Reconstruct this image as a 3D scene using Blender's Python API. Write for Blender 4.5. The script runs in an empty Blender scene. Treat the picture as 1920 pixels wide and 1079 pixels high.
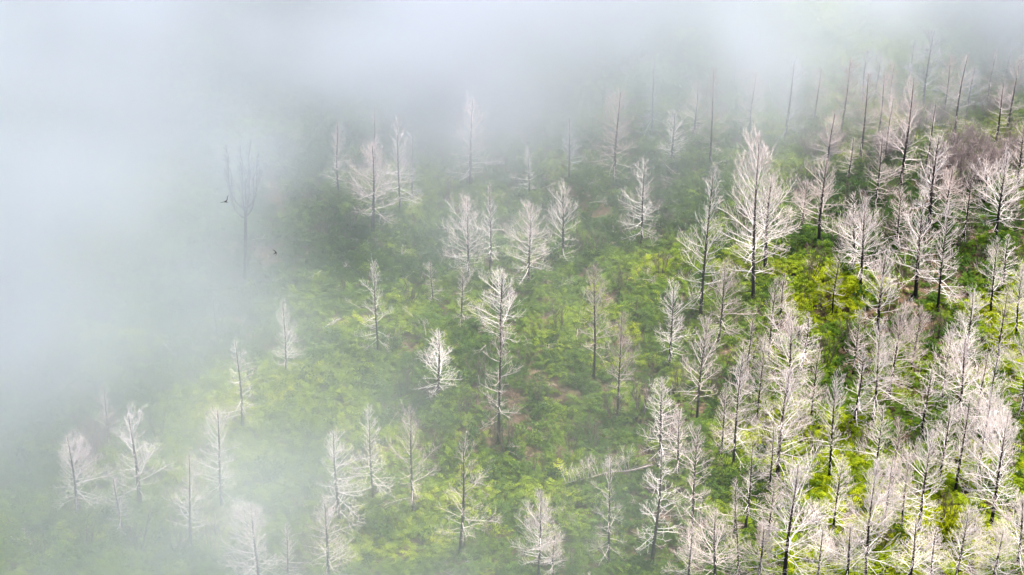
import bpy, math, random
import numpy as np
from mathutils import Vector, Matrix, Quaternion

C = bpy.context.scene
COL = C.collection
R = math.radians

# ---------------------------------------------------------------- camera, light, exposure
cam = bpy.data.objects.new('camera', bpy.data.cameras.new('camera'))
COL.objects.link(cam)
cam.location = (0, 0, 109.0)
cam.rotation_euler = (R(90 - 34), 0, 0)
cam.data.sensor_width = 36.0
cam.data.lens = 81.19
cam.data.clip_start = 1.0
cam.data.clip_end = 9000.0
C.camera = cam

SUN_EL, SUN_AZ = R(60), R(-52)           # azimuth from straight ahead (+Y), positive to the left
sun_dir = Vector((-math.sin(SUN_AZ) * math.cos(SUN_EL), math.cos(SUN_AZ) * math.cos(SUN_EL), math.sin(SUN_EL)))
sl = bpy.data.lights.new('sun', 'SUN')
sl.energy = 5.0
sl.angle = R(1.2)
sl.color = (1.0, 0.955, 0.89)
sun = bpy.data.objects.new('sun', sl)
COL.objects.link(sun)
sun.rotation_euler = sun_dir.to_track_quat('Z', 'Y').to_euler()

world = bpy.data.worlds.new('World')
C.world = world
world.use_nodes = True
wn = world.node_tree.nodes
sky = wn.new('ShaderNodeTexSky')
sky.sky_type = 'NISHITA'
sky.sun_disc = False
sky.sun_elevation = SUN_EL
sky.sun_rotation = -SUN_AZ
sky.air_density = 1.0
sky.dust_density = 2.0
bg = wn['Background']
bg.inputs['Strength'].default_value = 0.14
world.node_tree.links.new(sky.outputs['Color'], bg.inputs['Color'])

C.view_settings.view_transform = 'Standard'
C.view_settings.look = 'None'
C.view_settings.gamma = 1.0
C.view_settings.use_curve_mapping = False
C.view_settings.exposure = 1.42
C.render.engine = 'CYCLES'
C.cycles.use_denoising = True
C.cycles.use_adaptive_sampling = False
C.cycles.max_bounces = 8
C.cycles.diffuse_bounces = 3
C.cycles.transmission_bounces = 3
C.cycles.volume_bounces = 3
C.cycles.sample_clamp_indirect = 6.0
C.cycles.volume_step_rate = 1.6
C.cycles.volume_max_steps = 256

# ---------------------------------------------------------------- tables (world metres)
# x, y, z, height, crown radius, lean, kind, tone, label
TREES = [
    (-22.71, 163.51, -0.22, 12.48, 1.31, 0.047, 'snag', 'ash', 'grey snag with upswept candelabra top, alone in the fog behind the larger bird'),
    (-23.90, 153.44, -0.03, 4.88, 0.77, -0.034, 'sparse', 'grey', 'short faint snag in the fog left of a rounded whitish tree'),
    (-17.95, 147.98, 0.58, 7.48, 1.32, 0.033, 'cone', 'white', 'pale conical tree half lost in fog right of a short faint snag'),
    (-20.79, 141.58, 0.17, 8.72, 1.92, -0.004, 'sparse', 'white', 'open crowned white tree in fog just below the short faint snag'),
    (-30.86, 139.89, -0.07, 5.89, 1.28, 0.029, 'cone', 'pink', 'dim tree in fog with a dark patch of scrub at its foot, far left'),
    (-32.15, 132.27, -0.32, 7.31, 2.00, 0.010, 'ovoid', 'white', 'squat white tree with round spreading crown, leftmost of the lower left trees'),
    (-27.63, 132.97, -0.39, 8.87, 2.23, 0.016, 'fork', 'white', 'tall white tree with long crooked limbs, right of the squat round one at lower left'),
    (-21.48, 132.66, -0.64, 10.36, 1.91, 0.015, 'cone', 'white', 'tall slender pale tree in the lower left fog with straight grey trunk'),
    (-28.56, 130.39, -0.68, 5.74, 1.31, -0.026, 'sparse', 'white', 'small thin tree in front of the crooked limbed tree at lower left'),
    (-23.43, 129.04, -1.07, 8.50, 1.89, 0.051, 'cone', 'white', 'drooping pale tree in fog in front of the tall slender one at lower left'),
    (-17.93, 123.97, -0.80, 8.15, 2.29, 0.011, 'ovoid', 'white', 'wide warm white tree with brown trunk cut by the bottom edge, left of centre'),
    (-15.93, 124.60, -0.76, 5.91, 1.12, 0.004, 'narrow', 'pink', 'thin twin of the wide tree at the bottom edge, dark slim stem'),
    (-12.68, 131.09, -0.51, 8.74, 2.21, 0.002, 'cone', 'white', 'white tree with long slanting lower limbs, left of the bright fern patch at the bottom'),
    (-13.09, 124.76, -0.65, 8.30, 2.22, 0.009, 'cone', 'pink', 'pinkish twiggy tree at the bottom edge in front of a white slanting limbed tree'),
    (-15.43, 175.43, 0.41, 7.67, 1.40, 0.018, 'narrow', 'pink', 'slim dark stemmed tree, leftmost of the row at the fog edge'),
    (-12.13, 169.53, 0.34, 10.71, 2.35, 0.013, 'ovoid', 'pink', 'largest pinkish tree of the row at the fog edge, with fanned lower limbs'),
    (-12.20, 177.44, 0.18, 8.20, 1.22, 0.010, 'pole', 'pink', 'thin bare spire rising behind the largest pinkish tree at the fog edge'),
    (-9.86, 172.82, 0.08, 9.92, 1.74, 0.008, 'cone', 'white', 'straight tree with curved side limb, right of the largest pinkish tree at the fog edge'),
    (-8.81, 175.31, 0.03, 6.93, 1.22, 0.004, 'sparse', 'grey', 'smaller grey tree, right end of the row at the fog edge'),
    (-3.70, 177.42, -0.09, 9.29, 2.44, 0.020, 'cone', 'white', 'faint white tree with long level lower limbs in the upper middle fog'),
    (5.22, 180.49, -1.12, 7.66, 1.34, 0.005, 'narrow', 'grey', 'faint narrow tree in fog between two wider faint trees, upper middle'),
    (9.34, 179.85, -1.02, 10.36, 2.27, 0.021, 'cone', 'brown', 'tall faint brownish tree in fog with wide arms, above the middle clearing'),
    (1.54, 177.15, -0.77, 5.40, 0.95, -0.004, 'narrow', 'white', 'tiny ghostly tree in fog behind the middle trees'),
    (-1.90, 163.03, 0.42, 9.05, 1.15, 0.025, 'narrow', 'white', 'slender tree with dark lower stem, standing right behind the fallen log'),
    (-3.72, 161.04, 0.78, 8.63, 1.75, 0.026, 'ovoid', 'white', 'twiggy white tree in front of the fallen log, dark brown stem'),
    (1.35, 161.27, 0.30, 8.09, 2.11, 0.012, 'ovoid', 'white', 'round crowned white tree with hooked drooping limbs in the middle of the slope'),
    (4.36, 165.83, -0.17, 7.94, 1.61, -0.001, 'fork', 'white', 'small white tree with upswept arms over a black trunk, right of the round crowned one'),
    (11.30, 168.93, -0.60, 8.86, 1.90, 0.004, 'cone', 'white', 'whitish tree with wide flat lower limbs, alone right of the middle clearing at fog edge'),
    (-10.73, 150.39, 1.04, 8.85, 1.41, 0.004, 'sparse', 'white', 'lone thin tree with bare straight lower trunk, left of the middle clearing'),
    (-6.50, 157.84, 0.75, 4.50, 1.05, -0.030, 'sparse', 'pink', 'short broken tree with one leaning lower limb, left of the middle trees'),
    (-4.09, 154.45, 0.80, 6.16, 1.20, -0.002, 'sparse', 'pink', 'thin crooked tree directly below the twiggy tree in front of the fallen log'),
    (-0.77, 150.98, 0.83, 8.18, 2.09, -0.008, 'fork', 'white', 'white tree with big flat hanging limbs, below the round crowned one'),
    (-1.02, 139.82, 0.29, 13.43, 1.88, 0.009, 'sparse', 'pink', 'very tall slim tree with dark trunk and scattered limbs in the central clearing'),
    (-5.83, 144.68, 0.93, 6.41, 1.96, 0.031, 'cone', 'white', 'open white tree left of the very tall slim tree in the central clearing'),
    (6.49, 148.27, 0.16, 10.79, 1.64, -0.001, 'brown', 'brown', 'brownish fine twigged tree with one bare lower limb, left of two in the centre right'),
    (8.23, 143.52, 0.04, 9.80, 1.21, -0.009, 'brown', 'brown', 'brownish slender tree just right of and below the other brownish one'),
    (12.62, 150.35, -0.36, 9.28, 1.84, 0.002, 'cone', 'white', 'whitish tree with black foot standing right of the two brownish trees'),
    (-10.31, 133.56, -0.10, 8.67, 1.54, 0.002, 'cone', 'white', 'pale misty tree, left of two standing above the bright fern patch'),
    (-7.29, 132.09, -0.28, 9.80, 1.91, 0.008, 'cone', 'pink', 'tall misty pinkish tree with straight trunk, directly above the bright fern patch at the bottom'),
    (-3.76, 126.88, 0.17, 10.36, 2.07, 0.034, 'sparse', 'pink', 'tall tree with warm brown trunk and roots exposed, right of the bright fern patch'),
    (1.84, 123.53, 0.59, 9.10, 1.75, 0.014, 'ovoid', 'white', 'white tree with jagged fork top, first of a pair at the bottom centre'),
    (2.90, 123.37, 0.73, 5.31, 1.03, 0.004, 'brown', 'pink', 'shorter dusty tree tucked against the jagged topped white tree at the bottom centre'),
    (6.83, 125.17, 0.65, 10.06, 1.47, 0.006, 'sparse', 'pink', 'leaning thin dark trunk with misty twigs, in front of the big fallen tree'),
    (11.25, 138.24, -0.53, 8.50, 1.98, 0.015, 'cone', 'white', 'bright white tree with tiered limbs, behind the root end of the big fallen tree'),
    (9.94, 125.20, 0.82, 10.37, 2.20, 0.023, 'sparse', 'white', 'tall tree with black lower trunk and long bare limbs, right of the big fallen tree'),
    (13.03, 128.77, 0.53, 9.96, 1.64, 0.013, 'brown', 'pink', 'dusty pink tree with dark trunk, right of the tall one beside the big fallen tree'),
    (14.47, 143.84, -0.62, 9.75, 1.70, 0.030, 'brown', 'pink', 'dusty tree with bare dark lower trunk, upper right of the tiered white tree'),
    (15.63, 157.61, -0.22, 14.25, 1.95, 0.020, 'cone', 'white', 'tall white tree at the inner edge of the fog with hazy left side'),
    (16.80, 153.55, -0.27, 8.33, 1.61, 0.021, 'ovoid', 'pink', 'pinkish tree with black trunk directly right of the tall one at inner fog edge'),
    (20.19, 159.54, -0.36, 16.01, 2.39, -0.024, 'ovoid', 'white', 'dense white tree, left half of the largest white crown at upper right'),
    (21.59, 164.28, -0.08, 10.76, 2.56, 0.017, 'ovoid', 'white', 'dense white tree with reddish trunk, right half of the largest white crown at upper right'),
    (20.71, 151.42, -0.61, 8.56, 1.60, 0.026, 'cone', 'pink', 'warm white tree below the largest white crown, thin brown trunk'),
    (22.21, 156.93, -0.23, 5.30, 1.13, 0.025, 'narrow', 'pink', 'small warm tree close behind the thin brown trunked one under the largest white crown'),
    (21.71, 146.03, -0.97, 9.72, 2.13, -0.003, 'ovoid', 'white', 'bright bushy white tree left of a dark shrub gap'),
    (23.35, 150.96, -0.80, 5.76, 1.35, 0.033, 'narrow', 'white', 'narrow white tree peeping out right behind the bright bushy one'),
    (19.92, 135.62, -0.24, 10.36, 2.56, 0.018, 'ovoid', 'white', 'big bright tree with fluffy wide crown over a dark trunk, below the bushy one'),
    (23.91, 136.34, -0.56, 11.12, 1.63, -0.014, 'cone', 'white', 'white tree with straight black trunk ending in bright ferns, right of the fluffy wide crown'),
    (29.21, 160.63, 0.19, 10.65, 2.08, -0.023, 'ovoid', 'white', 'white round headed tree with twin black stems at the top of the bright fern glade'),
    (28.89, 163.25, 0.39, 8.08, 1.59, -0.028, 'narrow', 'white', 'left and darker stem of the twin at the top of the bright fern glade'),
    (33.81, 160.08, 0.03, 10.29, 2.17, -0.017, 'fork', 'white', 'forked white tree with heavy black foot, left of a black stemmed one'),
    (36.28, 169.37, 0.89, 9.53, 2.35, -0.016, 'fork', 'white', 'crooked white tree with thick bent limbs, behind the forked one with heavy black foot'),
    (35.42, 158.28, -0.04, 10.40, 1.98, 0.005, 'cone', 'white', 'symmetrical white tree on a jet black stem, right of the forked one'),
    (39.67, 157.50, 0.07, 7.21, 1.65, -0.020, 'cone', 'white', 'white tree with thin brown trunk, left of a close pair near the right edge'),
    (41.14, 160.32, 0.40, 6.36, 1.32, -0.029, 'narrow', 'white', 'thin white tree behind its twin near the right edge, upper half'),
    (29.99, 155.10, -0.61, 8.07, 1.97, 0.002, 'fork', 'white', 'white tree with open tiers directly right of the bright fern glade'),
    (28.19, 143.95, -0.97, 9.77, 1.94, -0.008, 'ovoid', 'white', 'dense white tree below the open tiered one, long dark trunk'),
    (29.78, 146.75, -0.98, 9.34, 1.81, 0.024, 'ovoid', 'pink', 'white tree crowding the right side of the dense one with long dark trunk'),
    (32.13, 150.41, -0.66, 7.68, 1.34, 0.013, 'brown', 'brown', 'dull brown tree between two white ones in the right middle'),
    (36.26, 149.96, -0.55, 8.73, 1.92, -0.028, 'cone', 'white', 'white tree whose foot is hidden by a taller one, right middle'),
    (34.80, 143.73, -0.64, 9.35, 2.27, -0.008, 'ovoid', 'white', 'tall glaring white tree with wide tiers, right middle'),
    (39.00, 150.18, -0.23, 7.25, 1.59, -0.025, 'sparse', 'pink', 'loose dull tree behind the wide tiered ones near the right edge'),
    (36.21, 140.07, -0.16, 9.49, 2.06, 0.003, 'cone', 'white', 'white tree with long leaning black trunk near the right edge'),
    (31.71, 141.94, -0.73, 7.24, 1.70, 0.024, 'sparse', 'white', 'slender white tree with thin pale brown trunk, left of the tall glaring one'),
    (16.74, 137.46, -0.33, 10.79, 1.72, 0.019, 'cone', 'white', 'white tree with light brown trunk, left of the fluffy wide crown'),
    (16.97, 129.58, 0.35, 8.33, 1.51, 0.016, 'sparse', 'white', 'narrow white tree with dark speckled stem under the light brown trunked one'),
    (16.06, 128.51, 0.50, 5.43, 0.99, -0.005, 'narrow', 'pink', 'thin faded tree left of the dark speckled stem'),
    (19.18, 123.31, 0.58, 10.35, 2.61, 0.025, 'ovoid', 'white', 'great spreading white crown on a black leaning trunk at the bottom edge'),
    (24.99, 123.71, 0.12, 10.57, 2.04, -0.003, 'ovoid', 'white', 'warm white bushy tree at the bottom, right of the great spreading crown'),
    (23.61, 123.63, 0.20, 6.15, 1.99, 0.003, 'ovoid', 'white', 'low white tree at the bottom edge between two bigger crowns'),
    (28.26, 134.13, -0.36, 7.00, 1.48, 0.025, 'brown', 'brown', 'dark twigged tree with black stem behind the warm bushy tree at the bottom'),
    (29.57, 129.26, 0.11, 9.43, 2.03, 0.017, 'ovoid', 'white', 'white tree with leaning dark trunk left of the dark fern hollow at the bottom'),
    (33.03, 134.20, -0.16, 9.70, 1.85, 0.016, 'cone', 'white', 'thin trunked white tree with ascending limbs, lower right'),
    (35.02, 130.25, -0.21, 10.52, 2.34, 0.028, 'ovoid', 'white', 'large white tree with strongly leaning trunk in the lower right corner'),
    (28.10, 123.96, -0.09, 6.35, 2.00, 0.009, 'cone', 'white', 'white tree low at the bottom edge, left of the greenest ferns'),
    (36.08, 125.62, -0.39, 8.30, 2.00, -0.059, 'ovoid', 'white', 'white tree cut off by the right edge, lowest corner'),
    (14.24, 122.80, 0.83, 7.01, 2.12, -0.018, 'ovoid', 'pink', 'dusky bushy tree at the bottom edge, left of the great spreading crown'),
    (15.92, 123.05, 0.71, 7.73, 1.24, -0.074, 'sparse', 'pink', 'thin bare tree close behind the dusky bushy one at the bottom edge'),
    (39.78, 143.59, -0.01, 9.31, 1.78, -0.067, 'ovoid', 'white', 'white tree half outside the right edge, middle height'),
    (18.12, 181.75, -0.75, 10.39, 1.91, -0.002, 'cone', 'brown', 'ghostly tree with hanging limbs in upper right fog, left of a dark trunked one'),
    (25.29, 185.36, -0.15, 9.58, 2.13, 0.020, 'cone', 'grey', 'faint dark trunked tree with drooping lower arms in the upper right fog'),
    (30.64, 186.71, 0.04, 8.11, 1.76, 0.035, 'brown', 'brown', 'dim thin tree in fog, left of the two tallest ghost spires'),
    (33.46, 192.13, 0.11, 7.10, 1.70, -0.008, 'brown', 'grey', 'barely visible spire in the top fog, left of the highest one'),
    (31.84, 181.72, 0.24, 9.15, 1.91, 0.004, 'cone', 'brown', 'brownish tree with long bare spire in front of the barely visible one'),
    (35.75, 190.63, 0.09, 5.38, 1.50, 0.001, 'brown', 'brown', 'short misty tree between two spires near the top'),
    (34.59, 175.75, 0.66, 11.59, 2.31, 0.014, 'cone', 'pink', 'pink white tree with wide lower crown and long dark leader, upper right'),
    (38.99, 190.88, -0.06, 8.76, 2.08, 0.014, 'brown', 'grey', 'highest grey spire fading into the top fog'),
    (40.78, 184.27, 0.32, 9.69, 2.21, 0.037, 'sparse', 'pink', 'black leaning pole of a tree with few side limbs, upper right'),
    (42.86, 189.69, -0.24, 7.07, 1.78, 0.009, 'brown', 'grey', 'fainter pole close behind the black leaning one, upper right'),
    (44.34, 183.42, 0.25, 7.50, 2.02, 0.031, 'sparse', 'pink', 'dark leaning pole over brown thicket, right of the black leaning one'),
    (46.44, 187.70, -0.25, 7.87, 1.86, 0.005, 'brown', 'brown', 'thin dark tree behind the pole over brown thicket, near the right edge'),
    (49.40, 196.95, -0.84, 5.20, 1.64, -0.054, 'brown', 'grey', 'faint tree top at the extreme upper right corner'),
    (41.72, 167.72, 0.73, 9.56, 2.24, 0.029, 'ovoid', 'white', 'white tree with curved drooping limbs on black trunk, upper right edge'),
    (41.78, 173.64, 0.85, 5.15, 1.58, 0.003, 'narrow', 'pink', 'small tree tucked left behind the one with curved drooping limbs'),
    (26.56, 167.90, 0.29, 9.11, 2.07, 0.005, 'fork', 'pink', 'pinkish open tree with charred foot, left of the twin black stems'),
    (30.31, 178.02, 0.38, 5.22, 1.42, 0.010, 'narrow', 'pink', 'small pinkish tree at the foot of the long bare spire'),
    (14.65, 182.79, -0.80, 6.14, 1.74, 0.017, 'cone', 'white', 'pale ghost tree in the fog left of the tall one at inner fog edge'),
    (13.16, 188.36, -0.63, 7.73, 1.38, 0.004, 'pole', 'grey', 'faintest thin spire high in the middle of the fog'),
    (23.30, 129.22, -0.10, 7.20, 1.67, 0.044, 'cone', 'white', 'modest white tree filling the gap right of the great spreading crown'),
    (19.05, 133.71, -0.13, 6.74, 1.55, 0.007, 'cone', 'pink', 'dull twiggy tree in the shade of the fluffy wide crown, lower left of it'),
    (26.63, 143.33, -0.75, 8.16, 1.46, 0.002, 'narrow', 'white', 'thin white tree standing left of the dense one with long dark trunk'),
    (32.08, 135.75, -0.24, 7.99, 1.64, 0.009, 'cone', 'white', 'white tree just left of the thin trunked one with ascending limbs'),
    (34.83, 135.23, 0.17, 8.45, 1.71, 0.002, 'ovoid', 'white', 'bushy white tree between two leaning trunks in the lower right'),
    (26.90, 128.76, 0.18, 7.37, 1.59, -0.003, 'cone', 'pink', 'dusty crown right behind the warm bushy tree at the bottom'),
    (31.39, 123.96, -0.09, 6.98, 1.85, 0.009, 'ovoid', 'white', 'white crown over the dark fern hollow at the bottom right'),
    (34.12, 124.26, -0.36, 6.18, 1.78, 0.004, 'ovoid', 'white', 'second last white crown along the bottom edge at right'),
    (21.44, 123.28, 0.50, 5.51, 1.62, 0.027, 'cone', 'white', 'low white crown at the bottom edge, right foot of the great spreading one'),
    (17.29, 123.21, 0.57, 5.98, 1.69, 0.014, 'ovoid', 'pink', 'dusky low crown at the bottom edge, left foot of the great spreading one'),
    (12.38, 122.97, 0.78, 5.50, 1.69, 0.004, 'cone', 'pink', 'misty low crown at the bottom edge below the dusty pink tree'),
    (19.11, 143.69, -1.03, 8.18, 1.46, 0.010, 'cone', 'pink', 'dull tree between the light brown trunked one and the bright bushy one'),
    (18.89, 150.25, -0.65, 6.51, 1.26, 0.021, 'sparse', 'pink', 'thin dull tree right of the pinkish one with black trunk'),
    (26.62, 158.03, -0.30, 6.35, 1.22, 0.025, 'sparse', 'pink', 'spindly dark stemmed tree left of the bright fern glade'),
    (33.99, 146.34, -0.94, 7.22, 1.57, 0.010, 'cone', 'white', 'white tree directly left of the tall glaring one'),
    (41.20, 154.04, -0.19, 7.32, 1.62, -0.052, 'ovoid', 'white', 'white tree at the right edge above the half hidden one'),
    (33.01, 166.38, 0.62, 6.71, 1.62, 0.021, 'cone', 'pink', 'pinkish tree behind and left of the forked one with heavy foot'),
    (38.87, 167.30, 0.84, 7.77, 1.53, 0.007, 'sparse', 'pink', 'thin pinkish tree over dark scrub, right of the crooked white one'),
    (31.97, 172.58, 0.79, 7.87, 1.66, 0.012, 'cone', 'pink', 'pinkish tree behind the white round headed one'),
    (37.56, 179.93, 0.47, 7.21, 1.71, 0.045, 'sparse', 'pink', 'thin pinkish tree left of the black leaning pole'),
    (25.20, 170.09, -0.13, 6.53, 1.37, 0.014, 'brown', 'pink', 'fine twigged dull tree right of the largest white crown'),
    (34.16, 181.59, 0.32, 6.69, 1.44, 0.017, 'brown', 'pink', 'fine twigged dull tree left of the long dark leader, upper right'),
    (16.98, 187.06, -0.45, 6.36, 1.57, 0.018, 'cone', 'pink', 'ghostly pinkish tree between the pale ghost tree and a hanging limbed one'),
    (22.17, 186.55, -0.15, 6.90, 1.57, 0.021, 'brown', 'pink', 'dusky twiggy ghost tree between the hanging limbed one and the dark trunked one'),
    (28.37, 188.61, -0.20, 7.05, 1.58, 0.032, 'cone', 'pink', 'misty pinkish tree just right of the faint dark trunked one, upper right fog'),
    (28.51, 179.11, 0.40, 7.47, 1.70, 0.019, 'brown', 'pink', 'brownish tree in thin fog behind the pinkish open one with charred foot'),
    (33.99, 185.83, 0.27, 6.87, 1.56, 0.018, 'brown', 'pink', 'brownish ghost tree under the short misty one near the top'),
    (40.60, 189.72, -0.26, 7.24, 1.68, 0.033, 'brown', 'pink', 'dusky tree in thin fog right of the highest grey spire'),
    (45.51, 193.29, -0.43, 6.06, 1.61, 0.035, 'cone', 'pink', 'small misty tree between the two dark leaning poles near the top'),
    (34.75, 193.43, 0.07, 6.04, 1.51, -0.005, 'brown', 'grey', 'hazy tree high in the fog right of the barely visible spire'),
    (37.96, 194.48, 0.07, 6.06, 1.52, 0.021, 'cone', 'grey', 'hazy tree high in the fog left of the highest grey spire'),
    (47.63, 196.25, -0.92, 5.83, 1.53, 0.030, 'brown', 'grey', 'hazy tree top near the upper right corner, left of the extreme one'),
    (37.72, 170.29, 0.85, 6.50, 1.65, 0.036, 'ovoid', 'pink', 'pinkish tree over the dark scrub, just right of the crooked white one'),
    (44.95, 175.53, 0.90, 7.92, 1.86, 0.013, 'cone', 'pink', 'pinkish tree at the right edge behind the one with curved drooping limbs'),
    (23.40, 144.12, -0.84, 7.18, 1.47, 0.024, 'cone', 'pink', 'dull tree between the bright bushy one and the straight black trunk'),
    (28.33, 129.31, 0.23, 6.90, 1.59, -0.001, 'ovoid', 'white', 'white crown between the leaning dark trunk and the warm bushy tree'),
    (27.45, 136.77, -0.81, 6.81, 1.50, -0.001, 'cone', 'white', 'white tree below the long dark trunk of the dense one, lower right'),
    (36.63, 135.63, 0.11, 7.00, 1.57, -0.018, 'cone', 'pink', 'dull pink tree behind the large one in the lower right corner'),
    (36.07, 142.79, -0.34, 7.14, 1.54, -0.010, 'sparse', 'pink', 'thin pink tree between the glaring one and the long leaning black trunk'),
    (15.90, 139.03, -0.54, 7.08, 1.43, 0.023, 'cone', 'pink', 'dusty tree just left of the light brown trunked white one'),
    (12.47, 136.26, -0.40, 6.54, 1.50, 0.008, 'brown', 'pink', 'hazy dusty tree right beside the bright tiered white one'),
    (18.59, 128.82, 0.13, 5.44, 1.44, 0.015, 'cone', 'pink', 'dusky tree between the dark speckled stem and the great spreading crown'),
    (29.70, 124.01, -0.14, 5.54, 1.71, -0.001, 'cone', 'white', 'white low crown at the bottom edge over the greenest ferns'),
    (17.96, 146.46, -1.03, 6.72, 1.32, 0.019, 'sparse', 'pink', 'thin dusty tree behind the light brown trunked white one'),
    (27.51, 150.46, -0.81, 6.01, 1.27, 0.002, 'cone', 'pink', 'pale thin tree standing in the dark shrub gap below the glade'),
]
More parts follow.
